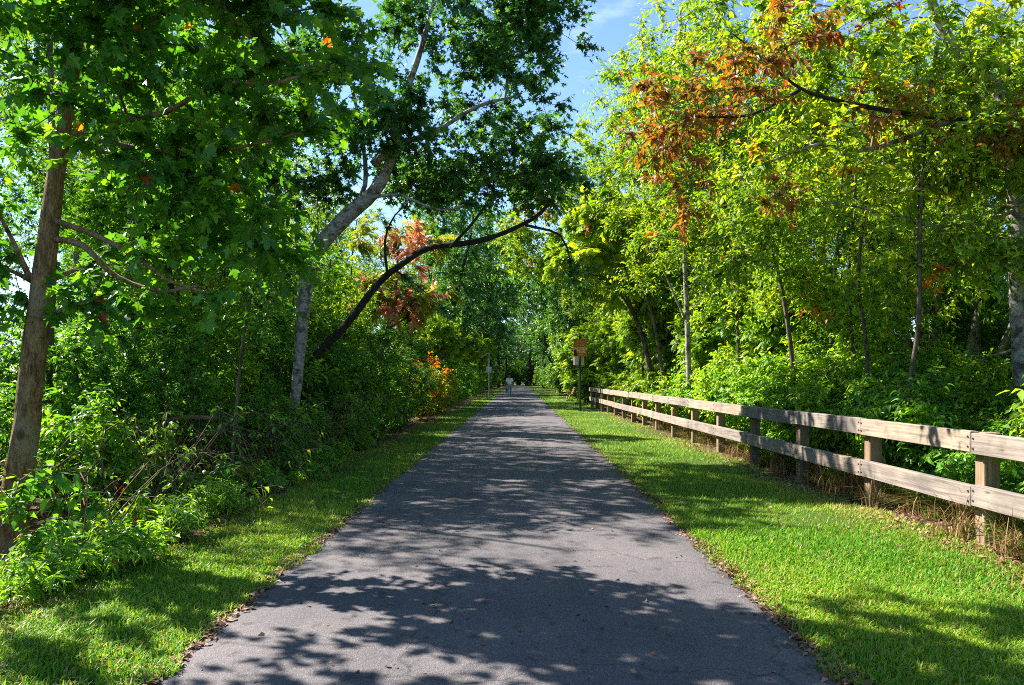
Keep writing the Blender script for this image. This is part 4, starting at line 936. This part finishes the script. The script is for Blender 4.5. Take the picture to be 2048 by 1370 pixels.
sp = scatter_spots(190, 4.10, 4.85, 5.2, 22, 7, 1.4, 0.10)
mass('dry_grass_tuft', DRY1, sp[::2], 'tuft of bent brown grass', 'grass tuft', 'dry grass tufts under the fence')
mass('dry_grass_tuft', DRY2, sp[1::2], 'tuft of bent brown grass', 'grass tuft', 'dry grass tufts under the fence')
GT = tuft_mesh(65, 46, 0.45, M_grass, 0.8, 0.1)
mass('tall_grass_tuft', GT, scatter_spots(30, 4.3, 5.6, 5.2, 24, 8, 1.2, 0.2), 'tuft of tall green grass', 'grass tuft', 'tall grass tufts behind the fence')
mass('tall_grass_tuft', GT, scatter_spots(16, 3.4, 4.3, 38.5, 50, 9, 1.0, 0.3), 'tuft of tall pale grass', 'grass tuft', 'tall grass tufts by the bench')

# the wood goes on beside and behind the camera
for x, y in scatter_spots(40, -5.4, -3.4, -1, 4.4, 33, 1.0, 0.3):
    HERB2.put((x, y, float(ground_h(x, y))), random.uniform(0, 6.28), random.uniform(.4, .7), 'pale weedy plant on the left grass edge, beyond the left picture edge', 'weedy plants left of the path')
def beside(n, x0, x1, y0, y1, seed, mind, side):
    return [(x, y) for x, y in scatter_spots(n, x0, x1, y0, y1, seed, 1.0, mind) if (x < -0.71 * y - 0.7 if side < 0 else x > 0.70 * y + 0.5)]
wood(SH1, [(x, y, random.uniform(.8, 1.05)) for x, y in beside(60, -10, -6.3, -3, 11, 91, 1.1, -1)], 'dense small-leaved shrub', 'dense shrubs left of the path')
wood(SH2, [(x, y, random.uniform(.7, 1.0)) for x, y in beside(54, -9.5, -5.2, -3, 9, 92, 0.9, -1)], 'broad-leaved shrub', 'broad-leaved shrubs left of the path')
wood(UNDER2, [(x, y, random.uniform(.7, .9)) for x, y in beside(36, -14, -9.2, -3, 17, 93, 1.7, -1)], 'small bushy tree in the left wood', 'small trees left of the path')
wood(TALL, [(x, y, random.uniform(.9, 1.1)) for x, y in beside(34, -30, -16, -4, 34, 94, 3.4, -1)], 'broad-leaved tree in the left wood', 'broad-leaved trees left of the path')
wood(SH1, [(x, y, random.uniform(1.6, 2.2)) for x, y in beside(30, -26, -13, -4, 30, 95, 3.0, -1)], 'dense small-leaved shrub', 'dense shrubs left of the path')
wood(SH5, [(x, y, random.uniform(.8, 1.2)) for x, y in beside(70, 5.0, 11, -3, 13, 96, 1.0, 1)], 'bright yellow-green shrub', 'bright shrubs behind the fence')
wood(SH2, [(x, y, random.uniform(.7, 1.1)) for x, y in beside(50, 4.9, 9, -3, 11, 97, 0.9, 1)], 'broad-leaved shrub', 'broad-leaved shrubs behind the fence')
wood(LOCUST, [(x, y, random.uniform(.9, 1.2)) for x, y in beside(26, 7.5, 18, -3, 18, 98, 2.4, 1)], 'feathery yellow-green tree in the right wood', 'feathery trees beyond the fence')
wood(TALL, [(x, y, random.uniform(1.0, 1.2)) for x, y in beside(30, 14, 32, -4, 32, 99, 3.2, 1)], 'broad-leaved tree in the right wood', 'broad-leaved trees beyond the fence')
wood(SH1, [(x, y, random.uniform(1.5, 2.2)) for x, y in beside(30, 10, 26, -4, 30, 100, 2.8, 1)], 'dense small-leaved shrub', 'dense shrubs behind the fence')

# ------------------------------------------------------------------ lawn
def lawn(name, x0, x1, y0, y1, n, label, seed, power=2.0):
    r = np.random.default_rng(seed); g = Geo()
    # more blades close to the camera
    y = 1 / (1 / y0 + (1 / y1 - 1 / y0) * r.random(n))
    ragged = 0.10 * np.sin(y * 2.1) + 0.08 * np.sin(y * 4.7 + 1)
    x = r.uniform(0, 1, n)
    creep = 0.045 * (np.sin(y * 5.3) + np.sin(y * 11.7 + 2) + np.sin(y * 2.2 + 1)) * (r.random(n) < 0.7)
    if x0 < 0: x = (x0 + ragged) + (x1 + creep - x0 - ragged) * x
    else: x = (x0 - creep) + (x1 + ragged - x0 + creep) * x
    # bare, thin patches
    f = np.sin(x * 3.1 + 1.3 * np.sin(y * 1.1)) + np.sin(y * 2.3 + x * 1.7) + r.normal(0, 0.7, n)
    keep = f > -1.45
    x, y, f = x[keep], y[keep], f[keep]; n = len(x)
    z = np.where((x > PATH_L) & (x < PATH_R), 0.012, ground_h(x, y))
    w = np.clip(0.0030 * (1 + y * 0.10), 0.003, 0.02)
    h = r.uniform(0.022, 0.062, n) * (1 + 0.18 * np.sin(x * 2 + y * 1.4)) * np.where(r.random(n) < 0.04, 1.6, 1)
    a = r.uniform(0, 6.28, n); b = r.uniform(0.2, 1.1, n) * h
    s = np.stack([-np.sin(a), np.cos(a), np.zeros(n)], 1) * w[:, None]
    d = np.stack([np.cos(a), np.sin(a), np.zeros(n)], 1)
    p = np.column_stack([x, y, z - 0.005])
    upv = np.array([0, 0, 1.0])
    mid = p + d * (b * 0.3)[:, None] + upv * (h * 0.6)[:, None]; tip = p + d * b[:, None] + upv * (h * np.clip(1.05 - b / h * 0.3, .5, 1))[:, None]
    V = np.stack([p - s, p + s, mid - s * .8, mid + s * .8, tip], 1)
    tt = np.array([[0, 1, 3], [0, 3, 2], [2, 3, 4]])
    T = tt[None] + (np.arange(n) * 5)[:, None, None]
    tone = np.clip(0.50 + 0.14 * np.sin(x * 1.9 + y * .8) + 0.08 * np.sin(y * 1.7) + r.normal(0, 0.2, n), 0, 1)
    edge = np.clip((x - 3.1) / 1.0, 0, 1) if x0 > 0 else np.clip((-2.75 - x) / 0.5, 0, 1)
    dry = (r.random(n) < 0.05 + 0.28 * edge + 0.12 * (f < -0.9)).astype(float)
    near = y < 7.5
    g.add(V[near], (tt[None] + (np.arange(near.sum()) * 5)[:, None, None]).reshape(-1, 3), 0, np.repeat(tone[near], 3), np.repeat(dry[near], 3))
    fv = V[~near][:, [0, 1, 4]]
    g.add(fv, np.arange(len(fv) * 3).reshape(-1, 3), 0, tone[~near], dry[~near])
    tag(obj(name, g.mesh(name, [M_grass])), label, 'grass', kind='stuff')
lawn('grass', -3.15, -1.80, 2.6, 150, 120000, 'mown green grass strip left of the path', 71)
lawn('grass', 1.60, 4.05, 2.6, 150, 180000, 'mown green grass strip between the path and the fence', 72)

# fallen leaves along both edges of the asphalt
def litter(name, n, xf, y0, y1, label, seed, size=0.04):
    r = np.random.default_rng(seed); g = Geo()
    y = 1 / (1 / y0 + (1 / y1 - 1 / y0) * r.random(n)); x = xf(y, r)
    inside = (x > PATH_L) & (x < PATH_R)
    z = np.where(inside, 0.022 + 0.012 * np.clip(np.minimum(x - PATH_L, PATH_R - x), 0, 1), ground_h(x, y) + 0.012) + r.uniform(0, 0.012, n)
    a = r.uniform(0, 6.28, n)
    A = np.stack([np.cos(a), np.sin(a), r.normal(0, .25, n)], 1); N = np.array([0, 0, 1.0]) + r.normal(0, .35, (n, 3))
    V, T = scatter(*OVATE_S, np.column_stack([x, y, z]), A, N, np.stack([size * r.uniform(.6, 1.3, n)] * 3, 1) * np.array([1, 1.4, 1.6]))
    g.add(V, T, 0, np.repeat(r.random(n), len(OVATE_S[1])))
    tag(obj(name, g.mesh(name, [M_litter])), label, 'leaves', kind='stuff')
litter('leaf_litter', 2600, lambda y, r: PATH_L - 0.03 + r.normal(0, 0.045, len(y)), 3.2, 60, 'line of dry fallen leaves along the left edge of the path', 81)
litter('leaf_litter', 2600, lambda y, r: PATH_R + 0.03 + r.normal(0, 0.045, len(y)), 3.2, 60, 'line of dry fallen leaves along the right edge of the path', 82)
litter('leaf_litter', 700, lambda y, r: np.where(r.random(len(y)) < .4, r.uniform(-3.0, -1.8, len(y)), r.uniform(1.6, 4.0, len(y))), 3.2, 40, 'scattered dry leaves lying on the mown grass', 85, 0.045)
litter('leaf_litter', 170, lambda y, r: r.uniform(PATH_L, PATH_R, len(y)), 3.2, 30, 'few dry leaves scattered on the asphalt', 86, 0.035)
litter('leaf_litter', 5200, lambda y, r: r.uniform(-4.6, -2.95, len(y)), 4.2, 30, 'dry fallen leaves on the soil left of the grass', 83, 0.06)
litter('leaf_litter', 3600, lambda y, r: r.uniform(3.7, 5.0, len(y)), 5.0, 30, 'dry fallen leaves on the soil under the fence', 84, 0.06)

# ------------------------------------------------------------------ fence
m, n, l, out = new_mat('weathered_wood')
tc = n.new('ShaderNodeTexCoord'); oi = n.new('ShaderNodeObjectInfo')
off = n.new('ShaderNodeVectorMath'); off.operation = 'ADD'
cmb = n.new('ShaderNodeCombineXYZ'); mu = n.new('ShaderNodeMath'); mu.operation = 'MULTIPLY'; mu.inputs[1].default_value = 37.0
l.new(oi.outputs['Random'], mu.inputs[0])
for k in 'XYZ': l.new(mu.outputs[0], cmb.inputs[k])
l.new(tc.outputs['Object'], off.inputs[0]); l.new(cmb.outputs[0], off.inputs[1])
mp = n.new('ShaderNodeMapping'); mp.inputs['Scale'].default_value = (1.6, 38, 38); l.new(off.outputs[0], mp.inputs['Vector'])
gr = n.new('ShaderNodeTexNoise'); gr.inputs['Scale'].default_value = 1; gr.inputs['Detail'].default_value = 7; gr.inputs['Roughness'].default_value = .65; gr.inputs['Distortion'].default_value = 0.6
l.new(mp.outputs[0], gr.inputs['Vector'])
wr = ramp(n, [(0.25, (0.10, 0.08, 0.066)), (0.45, (0.28, 0.24, 0.205)), (0.7, (0.42, 0.365, 0.31))]); l.new(gr.outputs['Fac'], wr.inputs['Fac'])
st = n.new('ShaderNodeTexNoise'); st.inputs['Scale'].default_value = 2.2; st.inputs['Detail'].default_value = 4; l.new(off.outputs[0], st.inputs['Vector'])
sr = ramp(n, [(0.3, (0.60, 0.58, 0.60)), (0.65, (1.05, 1.0, 0.94))]); l.new(st.outputs['Fac'], sr.inputs['Fac'])
mm = n.new('ShaderNodeMix'); mm.data_type = 'RGBA'; mm.blend_type = 'MULTIPLY'; mm.inputs['Factor'].default_value = 1
l.new(wr.outputs['Color'], mm.inputs['A']); l.new(sr.outputs['Color'], mm.inputs['B'])
mp2 = n.new('ShaderNodeMapping'); mp2.inputs['Scale'].default_value = (2.6, 9, 9); l.new(off.outputs[0], mp2.inputs['Vector'])
kn = n.new('ShaderNodeTexVoronoi'); kn.inputs['Scale'].default_value = 1.0; l.new(mp2.outputs[0], kn.inputs['Vector'])
kr = ramp(n, [(0.05, (0.30, 0.24, 0.2)), (0.13, (1, 1, 1))]); l.new(kn.outputs['Distance'], kr.inputs['Fac'])
m3 = n.new('ShaderNodeMix'); m3.data_type = 'RGBA'; m3.blend_type = 'MULTIPLY'; m3.inputs['Factor'].default_value = 0.8
l.new(mm.outputs['Result'], m3.inputs['A']); l.new(kr.outputs['Color'], m3.inputs['B'])
pb = n.new('ShaderNodeBsdfPrincipled'); pb.inputs['Roughness'].default_value = .85; pb.inputs['Specular IOR Level'].default_value = .2
age = ramp(n, [(0.0, (0.74, 0.76, 0.80)), (0.5, (1.0, 0.98, 0.96)), (1.0, (1.08, 1.0, 0.90))]); l.new(oi.outputs['Random'], age.inputs['Fac'])
m6 = n.new('ShaderNodeMix'); m6.data_type = 'RGBA'; m6.blend_type = 'MULTIPLY'; m6.inputs['Factor'].default_value = 1.0
l.new(m3.outputs['Result'], m6.inputs['A']); l.new(age.outputs['Color'], m6.inputs['B'])
alg = n.new('ShaderNodeTexNoise'); alg.inputs['Scale'].default_value = 5.5; alg.inputs['Detail'].default_value = 6; l.new(off.outputs[0], alg.inputs['Vector'])
algr = ramp(n, [(0.56, (0, 0, 0)), (0.72, (0.65, 0.65, 0.65))]); l.new(alg.outputs['Fac'], algr.inputs['Fac'])
m7 = n.new('ShaderNodeMix'); m7.data_type = 'RGBA'; m7.inputs['B'].default_value = (0.12, 0.115, 0.085, 1)
l.new(algr.outputs['Color'], m7.inputs['Factor']); l.new(m6.outputs['Result'], m7.inputs['A'])
l.new(m7.outputs['Result'], pb.inputs['Base Color'])
bp = n.new('ShaderNodeBump'); bp.inputs['Strength'].default_value = .7; bp.inputs['Distance'].default_value = .006
l.new(gr.outputs['Fac'], bp.inputs['Height']); l.new(bp.outputs[0], pb.inputs['Normal']); l.new(pb.outputs[0], out.inputs['Surface'])
M_wood = m
age.label = 'age'
M_post = m.copy(); M_post.name = 'tan_post_wood'
for q in M_post.node_tree.nodes:
    if q.label == 'age':
        for e_ in q.color_ramp.elements: e_.color = (e_.color[0] * 0.92, e_.color[1] * 0.80, e_.color[2] * 0.62, 1)
M_bolt = plain_mat('rusty_bolt', (0.06, 0.045, 0.04), 0.6, 0.6)

def box_mesh(name, sx, sy, sz, bev, mats, seg=1):
    """Bevelled board centred on the origin."""
    bm = bmesh.new(); bmesh.ops.create_cube(bm, size=1.0)
    bmesh.ops.scale(bm, vec=(sx, sy, sz), verts=bm.verts)
    if bev: bmesh.ops.bevel(bm, geom=bm.edges[:], offset=bev, segments=seg, affect='EDGES', profile=0.6)
    me = bpy.data.meshes.new(name); bm.to_mesh(me); bm.free()
    for q in mats: me.materials.append(q)
    return me

fence = empty('fence', (4.2, 6.6, 0), 'weathered grey two-rail timber fence along the right-hand grass', 'fence')
def fx(y): return 4.30 - 0.014 * y
POST = box_mesh('post', 1.16, 0.14, 0.145, 0.007, [M_post])      # long axis x, stood upright
ang = math.atan2(-0.014, 1.0)
post_y = [4.55 + 2.08 * i for i in range(17)]
for i, y in enumerate(post_y):
    o = obj('post', POST, fence)
    o.location = (fx(y) - 4.2, y - 6.6, 0.43 + random.uniform(-.004, .004)); o.rotation_euler = (0, -math.pi / 2, random.uniform(-.012, .012))
BOLT = bpy.data.meshes.new('bolt'); bm = bmesh.new(); bmesh.ops.create_cone(bm, cap_ends=True, segments=6, radius1=0.011, radius2=0.009, depth=0.012); bm.to_mesh(BOLT); bm.free(); BOLT.materials.append(M_bolt)
rail_me = {}
joints = [0, 1, 2, 3, 4, 6, 8, 10, 12, 14, 16]
edges_y = [2.3] + [post_y[j] for j in joints[1:]]
edges_y[-1] = post_y[-1] + 0.12
for lev, (zc, hh) in enumerate(((0.925, 0.19), (0.445, 0.19))):
    for a, b in zip(edges_y[:-1], edges_y[1:]):
        L = round(b - a - 0.008, 3)
        if L not in rail_me: rail_me[L] = box_mesh('rail', L, 0.082, 0.19, 0.006, [M_wood])
        o = obj('rail', rail_me[L], fence)
        ym = (a + b) / 2
        xo = fx(ym) - 0.07 - 0.043 + random.uniform(-.004, .003)
        o.location = (xo - 4.2, ym - 6.6, zc + random.uniform(-.010, .010)); o.rotation_euler = (random.uniform(-.012, .012), random.uniform(-.0022, .0022), math.pi / 2 - ang)
        for yy in post_y:
            if a - 0.02 <= yy <= b + 0.02 and yy < 22:
                for dz in (-0.045, 0.045):
                    for dy in ((-0.03,) if abs(yy - a) > 0.1 and abs(yy - b) > 0.1 else ((0.035,) if abs(yy - a) < 0.1 else (-0.035,))):
                        q = obj('bolt', BOLT, o)
                        q.location = (yy + dy - ym, 0.043, dz); q.rotation_euler = (-math.pi / 2, 0, 0)

# ------------------------------------------------------------------ solar post with brown sign, and its twin far left
def join_boxes(name, parts, mats):
    bm = bmesh.new()
    for (c, s, rot, mi) in parts:
        r_ = bmesh.ops.create_cube(bm, size=1.0)
        M = Matrix.Translation(c) @ Matrix.Rotation(rot[0], 4, 'X') @ Matrix.Rotation(rot[1], 4, 'Y') @ Matrix.Rotation(rot[2], 4, 'Z') @ Matrix.Diagonal((*s, 1))
        bmesh.ops.transform(bm, matrix=M, verts=r_['verts'])
        for f in {f for v in r_['verts'] for f in v.link_faces}: f.material_index = mi
    me = bpy.data.meshes.new(name); bm.to_mesh(me); bm.free()
    for q in mats: me.materials.append(q)
    return me
def cyl_mesh(name, r0, r1, h, mat, seg=12):
    g = Geo(); V, T = tube([[0, 0, 0], [0, 0, h * .5], [0, 0, h]], [r0, (r0 + r1) / 2, r1], seg, cap=True); g.add(V, T, 0, smooth=False)
    return g.mesh(name, [mat])

M_green = plain_mat('green_steel', (0.035, 0.055, 0.038), .5, .3, .3)
M_steel = plain_mat('galvanised_steel', (0.42, 0.43, 0.44), .45, .6, .15)
M_panel = plain_mat('solar_glass', (0.012, 0.016, 0.035), .12, 0, .2, 12)
M_alu = plain_mat('aluminium_frame', (0.60, 0.60, 0.62), .4, .5, .1)
M_box = plain_mat('grey_cabinet', (0.52, 0.52, 0.53), .55, 0, .15, 8)
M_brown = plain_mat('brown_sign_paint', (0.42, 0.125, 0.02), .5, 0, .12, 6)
M_cream = plain_mat('cream_lettering', (0.78, 0.62, 0.36), .5)
M_faint = plain_mat('faded_lettering', (0.58, 0.24, 0.08), .5)
M_patch = plain_mat('dark_emblem', (0.035, 0.012, 0.008), .5)

def solar_post(label, loc, polemat, pole_r, panel_c, panel_tilt, box_c, box_s, h):
    e = empty('solar_post', loc, label, 'post', 'solar posts beside the path')
    obj('pole', cyl_mesh('pole', pole_r, pole_r * .92, h, polemat), e)
    pn = obj('solar_panel', join_boxes('solar_panel', [((0, 0, 0), (0.62, 0.50, 0.035), (0, 0, 0), 0)], [M_alu]), e)
    pn.location = panel_c; pn.rotation_euler = (0, -panel_tilt, 0)
    gl = obj('panel_glass', join_boxes('panel_glass', [((0, 0, 0.0205), (0.58, 0.46, 0.006), (0, 0, 0), 0)], [M_panel]), pn)
    br = obj('bracket', join_boxes('bracket', [((panel_c[0] * .45, 0, h - 0.06), (abs(panel_c[0]) * .9 + .05, 0.05, 0.04), (0, -panel_tilt * .6, 0), 0), ((0.0, 0, h - 0.05), (0.09, 0.09, 0.14), (0, 0, 0), 0)], [M_steel]), e)
    bx = obj('cabinet', box_mesh('cabinet', *box_s, 0.012, [M_box]), e); bx.location = box_c
    dr = obj('cabinet_door', box_mesh('cabinet_door', box_s[0] * .86, 0.012, box_s[2] * .88, 0.003, [M_box]), bx); dr.location = (0, -box_s[1] / 2 - 0.006, 0)
    return e
sp_ = at(1160, 823, 33.0)
e = solar_post('green steel post carrying the brown trail sign and a tilted solar panel', (sp_[0], 33.0, 0.0), M_green, 0.055, (-0.30, 0, 3.36), math.radians(40), (-0.04, 0.16, 2.30), (0.44, 0.2, 0.46), 3.5)
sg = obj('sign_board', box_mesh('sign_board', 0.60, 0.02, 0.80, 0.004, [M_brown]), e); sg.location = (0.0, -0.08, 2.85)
def text(body, size, x, z, mat, parent, y=-0.013, bold=0.0):
    c = bpy.data.curves.new('lettering', 'FONT'); c.body = body; c.size = size; c.align_x = 'CENTER'; c.align_y = 'CENTER'; c.extrude = 0.002; c.offset = bold
    o = bpy.data.objects.new('lettering', c); COL.objects.link(o)
    dg = bpy.context.evaluated_depsgraph_get(); me = bpy.data.meshes.new_from_object(o.evaluated_get(dg)); bpy.data.objects.remove(o); 
    me.materials.clear(); me.materials.append(mat)
    q = obj('lettering', me, parent); q.location = (x, y, z); q.rotation_euler = (math.pi / 2, 0, 0); return q
text('WOODS', 0.155, 0.02, -0.05, M_cream, sg, bold=0.004)
text('TRAIL', 0.155, 0.05, -0.185, M_cream, sg, bold=0.004)
for k, (zz, ws) in enumerate(((0.26, (0.07, 0.13, 0.05)), (0.12, (0.09, 0.05, 0.12)))):
    x = -0.16
    for w_ in ws:
        q = obj('worn_lettering', join_boxes('worn_lettering', [((0, 0, 0), (w_, 0.004, 0.05), (0, 0, 0), 0)], [M_faint]), sg); q.location = (x + w_ / 2, -0.0125, zz); x += w_ + 0.05
for k in range(3):
    q = obj('worn_lettering', join_boxes('worn_lettering', [((0, 0, 0), (0.03, 0.004, 0.045), (0, 0, 0), 0)], [M_cream]), sg); q.location = (-0.02 + k * 0.06, -0.0125, -0.31)
q = obj('emblem', join_boxes('emblem', [((-0.225, 0, -0.23), (0.11, 0.004, 0.26), (0, 0, 0), 0), ((-0.15, 0, -0.29), (0.05, 0.004, 0.14), (0, 0.3, 0), 0)], [M_patch]), sg); q.location = (0, -0.0125, 0)
sp_ = at(978, 793, 59.0)
solar_post('thin grey post with solar panel and small cabinet far along the left edge', (sp_[0], 59.0, 0.0), M_steel, 0.04, (-0.36, 0, 3.3), math.radians(38), (0.0, -0.14, 2.15), (0.40, 0.2, 0.44), 3.5)

# ------------------------------------------------------------------ bench, seen from its end
M_bench = plain_mat('bench_wood', (0.15, 0.055, 0.035), .6, 0, .3, 20)
M_iron = plain_mat('bench_iron', (0.03, 0.025, 0.022), .5, .4)
bp_ = at(1139, 801, 48.0)
bench = empty('bench', (bp_[0], 48.0, 0.0), 'reddish brown bench facing the path beyond the brown sign', 'bench')
for k in range(4):
    o = obj('seat_slat', box_mesh('seat_slat', 0.095, 1.5, 0.035, 0.006, [M_bench]), bench); o.location = (-0.22 + k * 0.115, 0.75, 0.46 - 0.02 * k); o.rotation_euler = (0, 0.12, 0)
for k in range(4):
    o = obj('back_slat', box_mesh('back_slat', 0.03, 1.5, 0.10, 0.006, [M_bench]), bench); o.location = (0.23 + k * 0.045, 0.75, 0.50 + k * 0.118); o.rotation_euler = (0, 0.36, 0)
for y in (0.12, 1.38):
    o = obj('bench_end', join_boxes('bench_end', [((-0.02, 0, 0.205), (0.05, 0.05, 0.44), (0, -0.12, 0), 0), ((-0.02, 0, 0.41), (0.5, 0.05, 0.045), (0, 0.12, 0), 0), ((0.34, 0, 0.66), (0.045, 0.05, 0.56), (0, 0.36, 0), 0), ((-0.02, 0, 0.02), (0.36, 0.06, 0.03), (0, 0, 0), 0)], [M_iron]), bench)
    o.location = (0, y, 0)

# ------------------------------------------------------------------ walker, seen from behind
M_skin = plain_mat('skin', (0.50, 0.29, 0.21), .55)
M_shirt = plain_mat('white_shirt', (0.86, 0.86, 0.88), .8, 0, .04)
M_jean = plain_mat('blue_jeans', (0.16, 0.25, 0.46), .8, 0, .15)
M_hair = plain_mat('brown_hair', (0.16, 0.095, 0.05), .6, 0, .3)
M_shoe = plain_mat('dark_shoes', (0.05, 0.045, 0.05), .6)
M_bag = plain_mat('dark_bag', (0.02, 0.02, 0.025), .6)

def skin(name, V, E, R, mats, parent=None, sub=2, root=0):
    me = bpy.data.meshes.new(name); me.from_pydata([tuple(v) for v in V], E, [])
    o = bpy.data.objects.new(name, me); COL.objects.link(o)
    md = o.modifiers.new('s', 'SKIN'); md.use_smooth_shade = True
    for i, sv in enumerate(me.skin_vertices[0].data):
        sv.radius = R[i] if hasattr(R[i], '__len__') else (R[i], R[i]); sv.use_root = (i == root)
    md2 = o.modifiers.new('u', 'SUBSURF'); md2.levels = sub; md2.render_levels = sub
    dg = bpy.context.evaluated_depsgraph_get(); new = bpy.data.meshes.new_from_object(o.evaluated_get(dg))
    bpy.data.objects.remove(o)
    new.materials.clear()
    for m_ in mats: new.materials.append(m_)
    for p in new.polygons: p.use_smooth = True
    return obj(name, new, parent)

wp = at(1019, 794, 58.0)
walker = empty('person', (wp[0], 58.0, 0.034), 'person in white shirt and blue jeans walking away down the path', 'person')
# body as one figure: pelvis root, spine, neck, head, arms with hands, legs mid-stride
BV = [(0, 0, .93), (0, .01, 1.12), (0, .0, 1.33), (0, .0, 1.45), (0, .02, 1.54), (0, .03, 1.64),
      (.19, 0, 1.39), (.27, -.02, 1.14), (.25, .06, .93), (.24, .09, .83),
      (-.19, 0, 1.39), (-.27, -.03, 1.13), (-.27, .05, .92), (-.26, .08, .82),
      (.10, 0, .88), (.10, .10, .50), (.09, .04, .10), (.09, .13, .04),
      (-.10, 0, .88), (-.10, .02, .50), (-.10, -.24, .16), (-.10, -.16, .06),
      (.235, .12, .77), (.225, .13, .72), (.26, .12, .79), (-.255, .11, .76), (-.245, .12, .71), (-.235, .12, .78)]
BE = [(0, 1), (1, 2), (2, 3), (3, 4), (4, 5), (2, 6), (6, 7), (7, 8), (8, 9), (2, 10), (10, 11), (11, 12), (12, 13), (0, 14), (14, 15), (15, 16), (16, 17), (0, 18), (18, 19), (19, 20), (20, 21), (9, 22), (22, 23), (9, 24), (13, 25), (25, 26), (13, 27)]
BR = [(.15, .11), (.13, .10), (.15, .10), (.055, .055), (.085, .09), (.07, .08), .06, .045, .036, .03, .06, .045, .036, .03, .085, .06, .042, .035, .085, .06, .042, .035, .022, .010, .010, .022, .010, .010]
skin('body', BV, BE, BR, [M_skin], walker)
skin('shirt', [(0, 0, .90), (0, .01, 1.1), (0, 0, 1.33), (0, 0, 1.42), (.19, 0, 1.39), (.255, -.015, 1.18), (-.19, 0, 1.39), (-.255, -.02, 1.18)],
     [(0, 1), (1, 2), (2, 3), (2, 4), (4, 5), (2, 6), (6, 7)], [(.19, .14), (.185, .13), (.19, .125), (.085, .08), .085, .078, .085, .078], [M_shirt], walker)
skin('jeans', [(0, 0, .96), (0, 0, .88), (.10, 0, .84), (.10, .10, .50), (.09, .05, .2), (-.10, 0, .84), (-.10, .02, .50), (-.10, -.20, .24)],
     [(0, 1), (1, 2), (2, 3), (3, 4), (1, 5), (5, 6), (6, 7)], [(.165, .125), (.16, .125), .10, .078, .062, .10, .078, .062], [M_jean], walker)
skin('hair', [(0, 0.0, 1.60), (0, .015, 1.68), (0, -.07, 1.60), (0, -.10, 1.48)], [(0, 1), (0, 2), (2, 3)], [(.082, .088), (.07, .075), .055, .03], [M_hair], walker)
for s_, a_ in ((.09, ((.0, .02, .05), (0, .19, .035))), (-.10, ((0, -.26, .13), (0, -.12, .035)))):
    o = skin('shoe', [(s_, a_[0][1], a_[0][2]), (s_, a_[1][1], a_[1][2])], [(0, 1)], [(.045, .045), (.042, .03)], [M_shoe], walker)
bag = obj('handbag', join_boxes('handbag', [((0, 0, -.13), (.12, .26, .22), (0, 0, 0), 0), ((0, -.09, .02), (.02, .02, .12), (0.3, 0, 0), 0), ((0, .09, .02), (.02, .02, .12), (-0.3, 0, 0), 0), ((0, 0, .075), (.02, .16, .02), (0, 0, 0), 0)], [M_bag]))
bag.location = (wp[0] - 0.25, 58.1, 0.68); tag(bag, "small dark bag held in the walking person's left hand", 'bag')

# ------------------------------------------------------------------ cut log lying in the left undergrowth
g = Geo()
L = np.array([at(330, 842, 9.6), at(380, 834, 9.7), at(440, 838, 9.9)]); V, T = tube(smooth_line(L, .2), np.full(len(smooth_line(L, .2)), 0.032), 9, cap=True, wob=.05); g.add(V, T, 0, smooth=True)
tag(obj('fallen_log', g.mesh('fallen_log', [M_bark_brown])), 'brown fallen limb lying across the left undergrowth', 'log')
